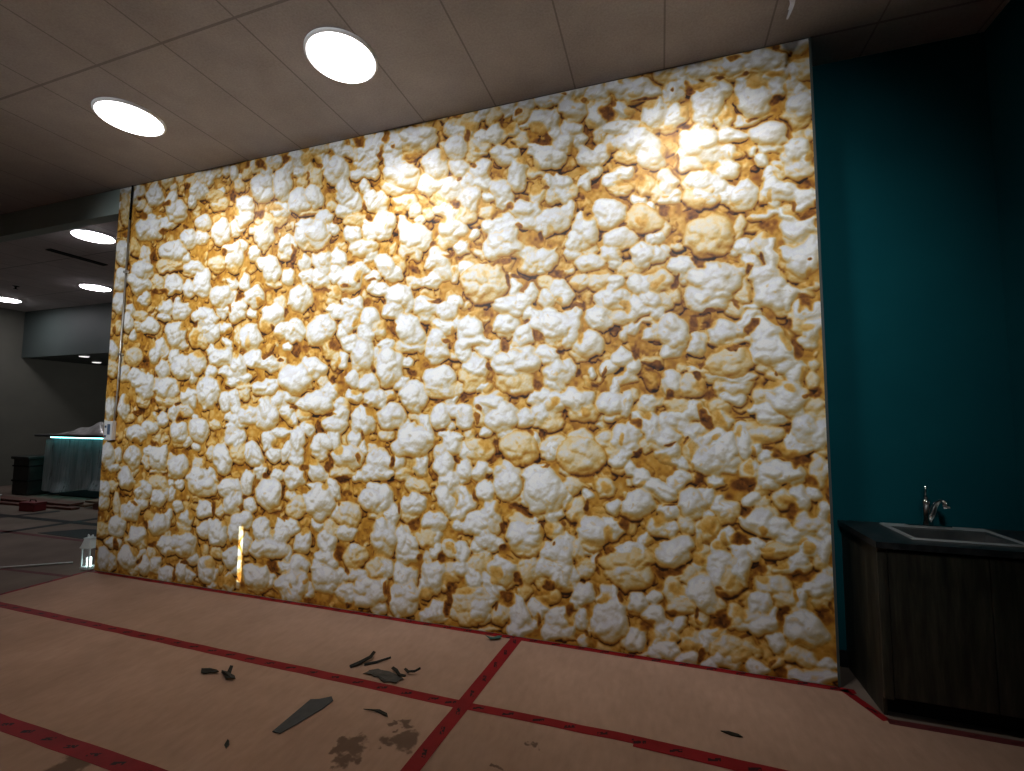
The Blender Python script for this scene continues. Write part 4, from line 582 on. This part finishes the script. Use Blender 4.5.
# ------------------------------------------------------------- sink cabinet
CX0,CX1,CY0,CY1,CT=1.125,2.055,3.105,3.635,.938
t=tag(empty('sink_cabinet',((CX0+CX1)/2,(CY0+CY1)/2,0)),'dark charcoal wood base cabinet under the sink in the teal alcove','cabinet')
ox,oy=-(CX0+CX1)/2,-(CY0+CY1)/2
def cb(name,x0,x1,y0,y1,z0,z1,mat,bev=.002,par=None): return obj(name,BX(x0+ox,x1+ox,y0+oy,y1+oy,z0,z1,bev=bev),M[mat],par or t)
cb('side_panel',CX0,CX0+.02,CY0+.02,CY1,.0,CT-.042,'wood')
cb('side_panel',CX1-.02,CX1,CY0+.02,CY1,.0,CT-.042,'wood')
cb('stile',CX0,CX0+.045,CY0-.002,CY0+.02,.095,CT-.042,'wood')
cb('back_panel',CX0+.02,CX1-.02,CY1-.012,CY1,.10,CT-.042,'wood')
cb('bottom_panel',CX0+.02,CX1-.02,CY0+.02,CY1-.012,.10,.118,'wood')
cb('toe_kick',CX0+.02,CX1-.02,CY0+.06,CY0+.075,0.003,.10,'black')
for a,b in ((CX0+.048,1.614),(1.618,CX1-.003)): cb('door',a,b,CY0-.002,CY0+.018,.105,CT-.055,'wood',.003)
SX0,SX1,SY0,SY1=1.34,1.83,3.20,3.565
bm=bmesh.new()
for a in ((1.106,SX0,3.06,3.637),(SX1,CX1+.003,3.06,3.637),(SX0,SX1,3.06,SY0),(SX0,SX1,SY1,3.637)): box(bm,*a,CT-.034,CT)
bmesh.ops.remove_doubles(bm,verts=bm.verts[:],dist=1e-5)
tag(obj('countertop',bm,M['counter']),'black laminate countertop on the sink cabinet','countertop')
t=tag(empty('kitchen_sink',(0,0,0)),'stainless steel drop-in sink set in the black countertop','sink')
bm=bmesh.new()
def ring(a,b,za,zb):
    pa=[bm.verts.new((x,y,za)) for x,y in ((a[0],a[2]),(a[1],a[2]),(a[1],a[3]),(a[0],a[3]))]
    pb=[bm.verts.new((x,y,zb)) for x,y in ((b[0],b[2]),(b[1],b[2]),(b[1],b[3]),(b[0],b[3]))]
    for i in range(4): bm.faces.new((pa[i],pa[(i+1)%4],pb[(i+1)%4],pb[i]))
    return pb
def ins(r,d,dy=None): return (r[0]+d,r[1]-d,r[2]+d,r[3]-(dy if dy is not None else d))
R0=(SX0-.02,SX1+.02,SY0-.02,SY1+.02)
ring(R0,ins(R0,.004),CT+.0005,CT+.010);ring(ins(R0,.004),ins(R0,.030,.075),CT+.010,CT+.005)
obj('rim',bm,M['steel'],t)
bm=bmesh.new();r1=ins(R0,.030,.075);r2=ins(R0,.040,.085);r3=ins(R0,.065,.11)
ring(r1,r2,CT+.005,CT-.004);ring(r2,r3,CT-.004,CT-.17);pb=[bm.verts.new((x,y,CT-.172)) for x,y in ((r3[0],r3[2]),(r3[1],r3[2]),(r3[1],r3[3]),(r3[0],r3[3]))];bm.faces.new(pb)
bmesh.ops.remove_doubles(bm,verts=bm.verts[:],dist=.004)
obj('basin',bm,M['steel_dark'],t)
lathe(bm:=bmesh.new(),[(.045,-.168),(.04,-.165),(.012,-.169),(0,-.169)],24,((SX0+SX1)/2,(SY0+SY1)/2-.03,CT));obj('drain',bm,M['chrome'],t,True)
FX,FY=1.555,3.548
t=tag(empty('faucet',(FX,FY,CT+.0105)),'chrome faucet with arched spout and upright lever behind the sink','faucet')
bm=BX(-.115,.115,-.024,.024,0,.012,bev=.005);obj('base_plate',bm,M['chrome'],t)
lathe(bm:=bmesh.new(),[(.032,.012),(.030,.02),(.024,.05),(.022,.13),(.026,.145),(.024,.165),(0,.170)],28);obj('body',bm,M['chrome'],t,True)
tube(bm:=bmesh.new(),[(.0,-.002,.16),(.002,.004,.19),(.008,.012,.225),(.01,.014,.245)],[.012,.009,.009,.012]);obj('lever_handle',bm,M['chrome'],t,True)
pts=[(.010,-.012,.035),(.020,-.024,.085),(.027,-.036,.13),(.036,-.052,.16),(.047,-.072,.170),(.056,-.088,.160),(.060,-.096,.128)]
tube(bm:=bmesh.new(),pts,[.016,.015,.015,.015,.015,.016,.018],16);obj('spout',bm,M['chrome'],t,True)

# ------------------------------------------------------------- lantern by the wall end
t=tag(empty('lantern',(-5.80,3.36,.0004),.1),'small white lantern standing on the floor at the end of the mural wall','lantern')
t.scale=(.62,.62,1.0)
obj('base',BX(-.095,.095,-.075,.075,0,.03,bev=.008),M['lantern'],t)
for sx in (-1,1):
    for sy in (-1,1): obj('post',BX(sx*.078-.009,sx*.078+.009,sy*.06-.009,sy*.06+.009,.03,.22,bev=.002),M['lantern'],t)
obj('pane',BX(-.069,.069,-.062,-.059,.03,.22),M['glassy'],t)
lathe(bm:=bmesh.new(),[(0,.031),(.036,.031),(.036,.115),(.028,.122),(.006,.122),(.003,.14),(0,.14)],24);obj('glow_core',bm,M['glow_core'],t,True)
bm=bmesh.new()
def frus(x0,y0,z0,x1,y1,z1):
    a=[bm.verts.new((x*x0,y*y0,z0)) for x,y in ((-1,-1),(1,-1),(1,1),(-1,1))];b=[bm.verts.new((x*x1,y*y1,z1)) for x,y in ((-1,-1),(1,-1),(1,1),(-1,1))]
    bm.faces.new(a[::-1]);bm.faces.new(b)
    for i in range(4): bm.faces.new((a[i],a[(i+1)%4],b[(i+1)%4],b[i]))
frus(.105,.085,.22,.105,.085,.235);frus(.098,.078,.235,.062,.05,.315);frus(.07,.056,.315,.07,.056,.325)
obj('roof',bm,M['lantern'],t)
for s in (-1,1):
    tube(bm:=bmesh.new(),[(s*.008,0,.325),(s*.03,0,.345),(s*.052,0,.352),(s*.06,0,.338),(s*.045,0,.326)],.008,8);obj('handle_loop',bm,M['lantern'],t,True)

# ------------------------------------------------------------- far room: bar, wrap, lumber
t=tag(empty('bar_counter',(-10.3,6.1,0)),'navy bar counter with a teal light strip under its top in the far room','bar counter')
obj('front_panel',BX(-1.80,2.2,.10,.16,.02,1.17,bev=.004),M['bar'],t)
obj('side_panel',BX(-1.80,-1.74,.16,.62,.02,1.17,bev=.004),M['bar'],t)
obj('counter_top',BX(-2.08,2.25,-.06,.68,1.20,1.245,bev=.006),M['dark_wall'],t)
obj('top_rail',BX(-1.80,2.2,.10,.62,1.17,1.20),M['bar'],t)
obj('light_strip',BX(-1.78,2.15,.055,.095,1.178,1.197),M['led'],t)
obj('kick_board',BX(-1.5,2.2,.13,.17,.0005,.02),M['black'],t)
def film(name,nx,nz,fn,mat,label):
    bm=bmesh.new();g=[[bm.verts.new(fn(i/nx,j/nz)) for j in range(nz+1)] for i in range(nx+1)]
    for i in range(nx):
        for j in range(nz): bm.faces.new((g[i][j],g[i+1][j],g[i+1][j+1],g[i][j+1]))
    o=obj(name,bm,M[mat],None,True);tag(o,label,'plastic sheet')
    md=o.modifiers.new('thickness','SOLIDIFY');md.thickness=.002
    return o
fr=random.Random(3);ph=[fr.uniform(0,6.28) for _ in range(8)]
def hang(u,v):
    x=-12.02+u*3.7
    f=.028*math.sin(19*u+ph[0])+.022*math.sin(43*u+ph[1]+2*v)+.014*math.sin(77*u+ph[2])
    y=6.085-.035*(1-v)+f*(.35+.65*(1-v))-.03
    z=.16+.05*math.sin(9*u+ph[3])+v*(1.16-.16-.05*math.sin(9*u+ph[3]))
    if v<.18: y-=.05*(1-v/.18)*(1+math.sin(23*u+ph[4]))*.6
    return (x,y,z)
film('drape_sheet',90,24,hang,'film','clear plastic film hanging in folds down the front of the bar')
def heap(u,v):
    x=-11.75+u*3.2;y=5.98+.6*v
    e=min(1,6*u)*max(0,math.sin(math.pi*min(1,v*1.0)))
    z=1.252+e*(.10+.09*math.sin(5.2*u+ph[5])*1+.05*math.sin(17*u+ph[6]+5*v)+.03*math.sin(31*u+9*v))
    return (x,y,max(1.25,z))
film('crumpled_sheet',70,14,heap,'film_top','crumpled plastic film heaped on top of the bar')
t=tag(empty('wrapped_crate',(-12.56,5.95,0)),'dark crate wrapped in black plastic beside the bar','crate')
obj('crate_body',BX(-.26,.26,-.0,.5,.0,.76,bev=.03),M['blackfilm'],t)
obj('lid_flap',BX(-.29,.29,-.03,.53,.73,.79,bev=.012),M['blackfilm'],t)
for z in (.28,.58): obj('strap',BX(-.268,.268,-.008,.508,z,z+.03,bev=.003),M['black'],t)
gl='boards on the far room floor'
for (x0,y0,L,w,h,z,a,mt,l) in ((-11.3,5.30,3.2,.13,.04,0,.04,'redwood','red-brown board lying lowest at the front of the pile'),
    (-11.4,5.58,3.2,.14,.04,0,.02,'lumber','pale board lying flat on the floor nearest the bar'),
    (-11.4,5.44,3.0,.22,.04,.0415,.03,'redwood','red-brown board on top of two others'),
    (-8.9,5.62,1.6,.30,.035,.10,-.03,'lumber','pale wide board propped on blocks in front of the bar')):
    bm=BX(-L/2,L/2,-w/2,w/2,0,h,bev=.004);o=obj('wood_board',bm,M[mt]);o.location=(x0,y0,z+.0005);o.rotation_euler=(0,0,a);tag(o,l,'board',gl)
for x,l in ((-9.4,'wood block under the end of the wide board nearest the lumber pile'),(-8.3,'wood block under the end of the wide board by the mural')):
    o=obj('wood_block',BX(-.06,.06,-.14,.14,0,.099,bev=.004),M['redwood']);o.location=(x,5.62,.0005);tag(o,l,'block','blocks under the wide board')
t=tag(empty('tool_box',(-10.30,5.08,.0005),.1),'small red box on the floor before the lumber pile','box')
obj('box_body',BX(-.17,.17,-.09,.09,0,.12,bev=.008),M['redbox'],t);obj('lid',BX(-.175,.175,-.095,.095,.12,.15,bev=.008),M['redbox'],t)
tube(bm:=bmesh.new(),[(-.07,0,.15),(-.06,0,.18),(.06,0,.18),(.07,0,.15)],.008,8);obj('handle',bm,M['black'],t,True)
t=tag(empty('paint_pail',(-11.22,4.95,.0005)),'small pale bucket at the photo edge before the lumber','bucket')
lathe(bm:=bmesh.new(),[(0,.004),(.10,.0),(.105,.0),(.125,.22),(.13,.22),(.13,.232),(.118,.232),(.10,.01),(0,.01)],32);obj('pail',bm,M['plastic'],t,True)
tube(bm:=bmesh.new(),[(.13*math.cos(a),-.02-.02*math.sin(a),.20-.08*math.sin(a)) for a in [math.pi*i/10 for i in range(11)]],.004,6);obj('handle',bm,M['zinc'],t,True)

# ------------------------------------------------------------- sun through the added slot
sl=bpy.data.lights.new('sun','SUN');sl.energy=SUNW;sl.angle=.002;sl.color=(.96,1,.97)
so=bpy.data.objects.new('sun',sl);COL.objects.link(so);so.location=(gx,YB-4,4);so.rotation_euler=dirv.to_track_quat('-Z','Y').to_euler()
w=bpy.data.worlds.new('dusk');scene.world=w;w.use_nodes=True
w.node_tree.nodes['Background'].inputs[0].default_value=(.02,.025,.03,1);w.node_tree.nodes['Background'].inputs[1].default_value=.1

# ------------------------------------------------------------- camera
cam=bpy.data.cameras.new('camera');co=bpy.data.objects.new('camera',cam);COL.objects.link(co)
r,u,f=cam_axes()
co.matrix_world=mathutils.Matrix(((r[0],u[0],-f[0],0),(r[1],u[1],-f[1],0),(r[2],u[2],-f[2],CAM_H),(0,0,0,1)))
cam.sensor_fit='HORIZONTAL';cam.sensor_width=36;cam.lens=CAM_F/1024*36;cam.clip_start=.05
scene.camera=co
vs=scene.view_settings
vs.view_transform='Standard';vs.look='None';vs.gamma=1;vs.use_curve_mapping=False;vs.exposure=EXPO
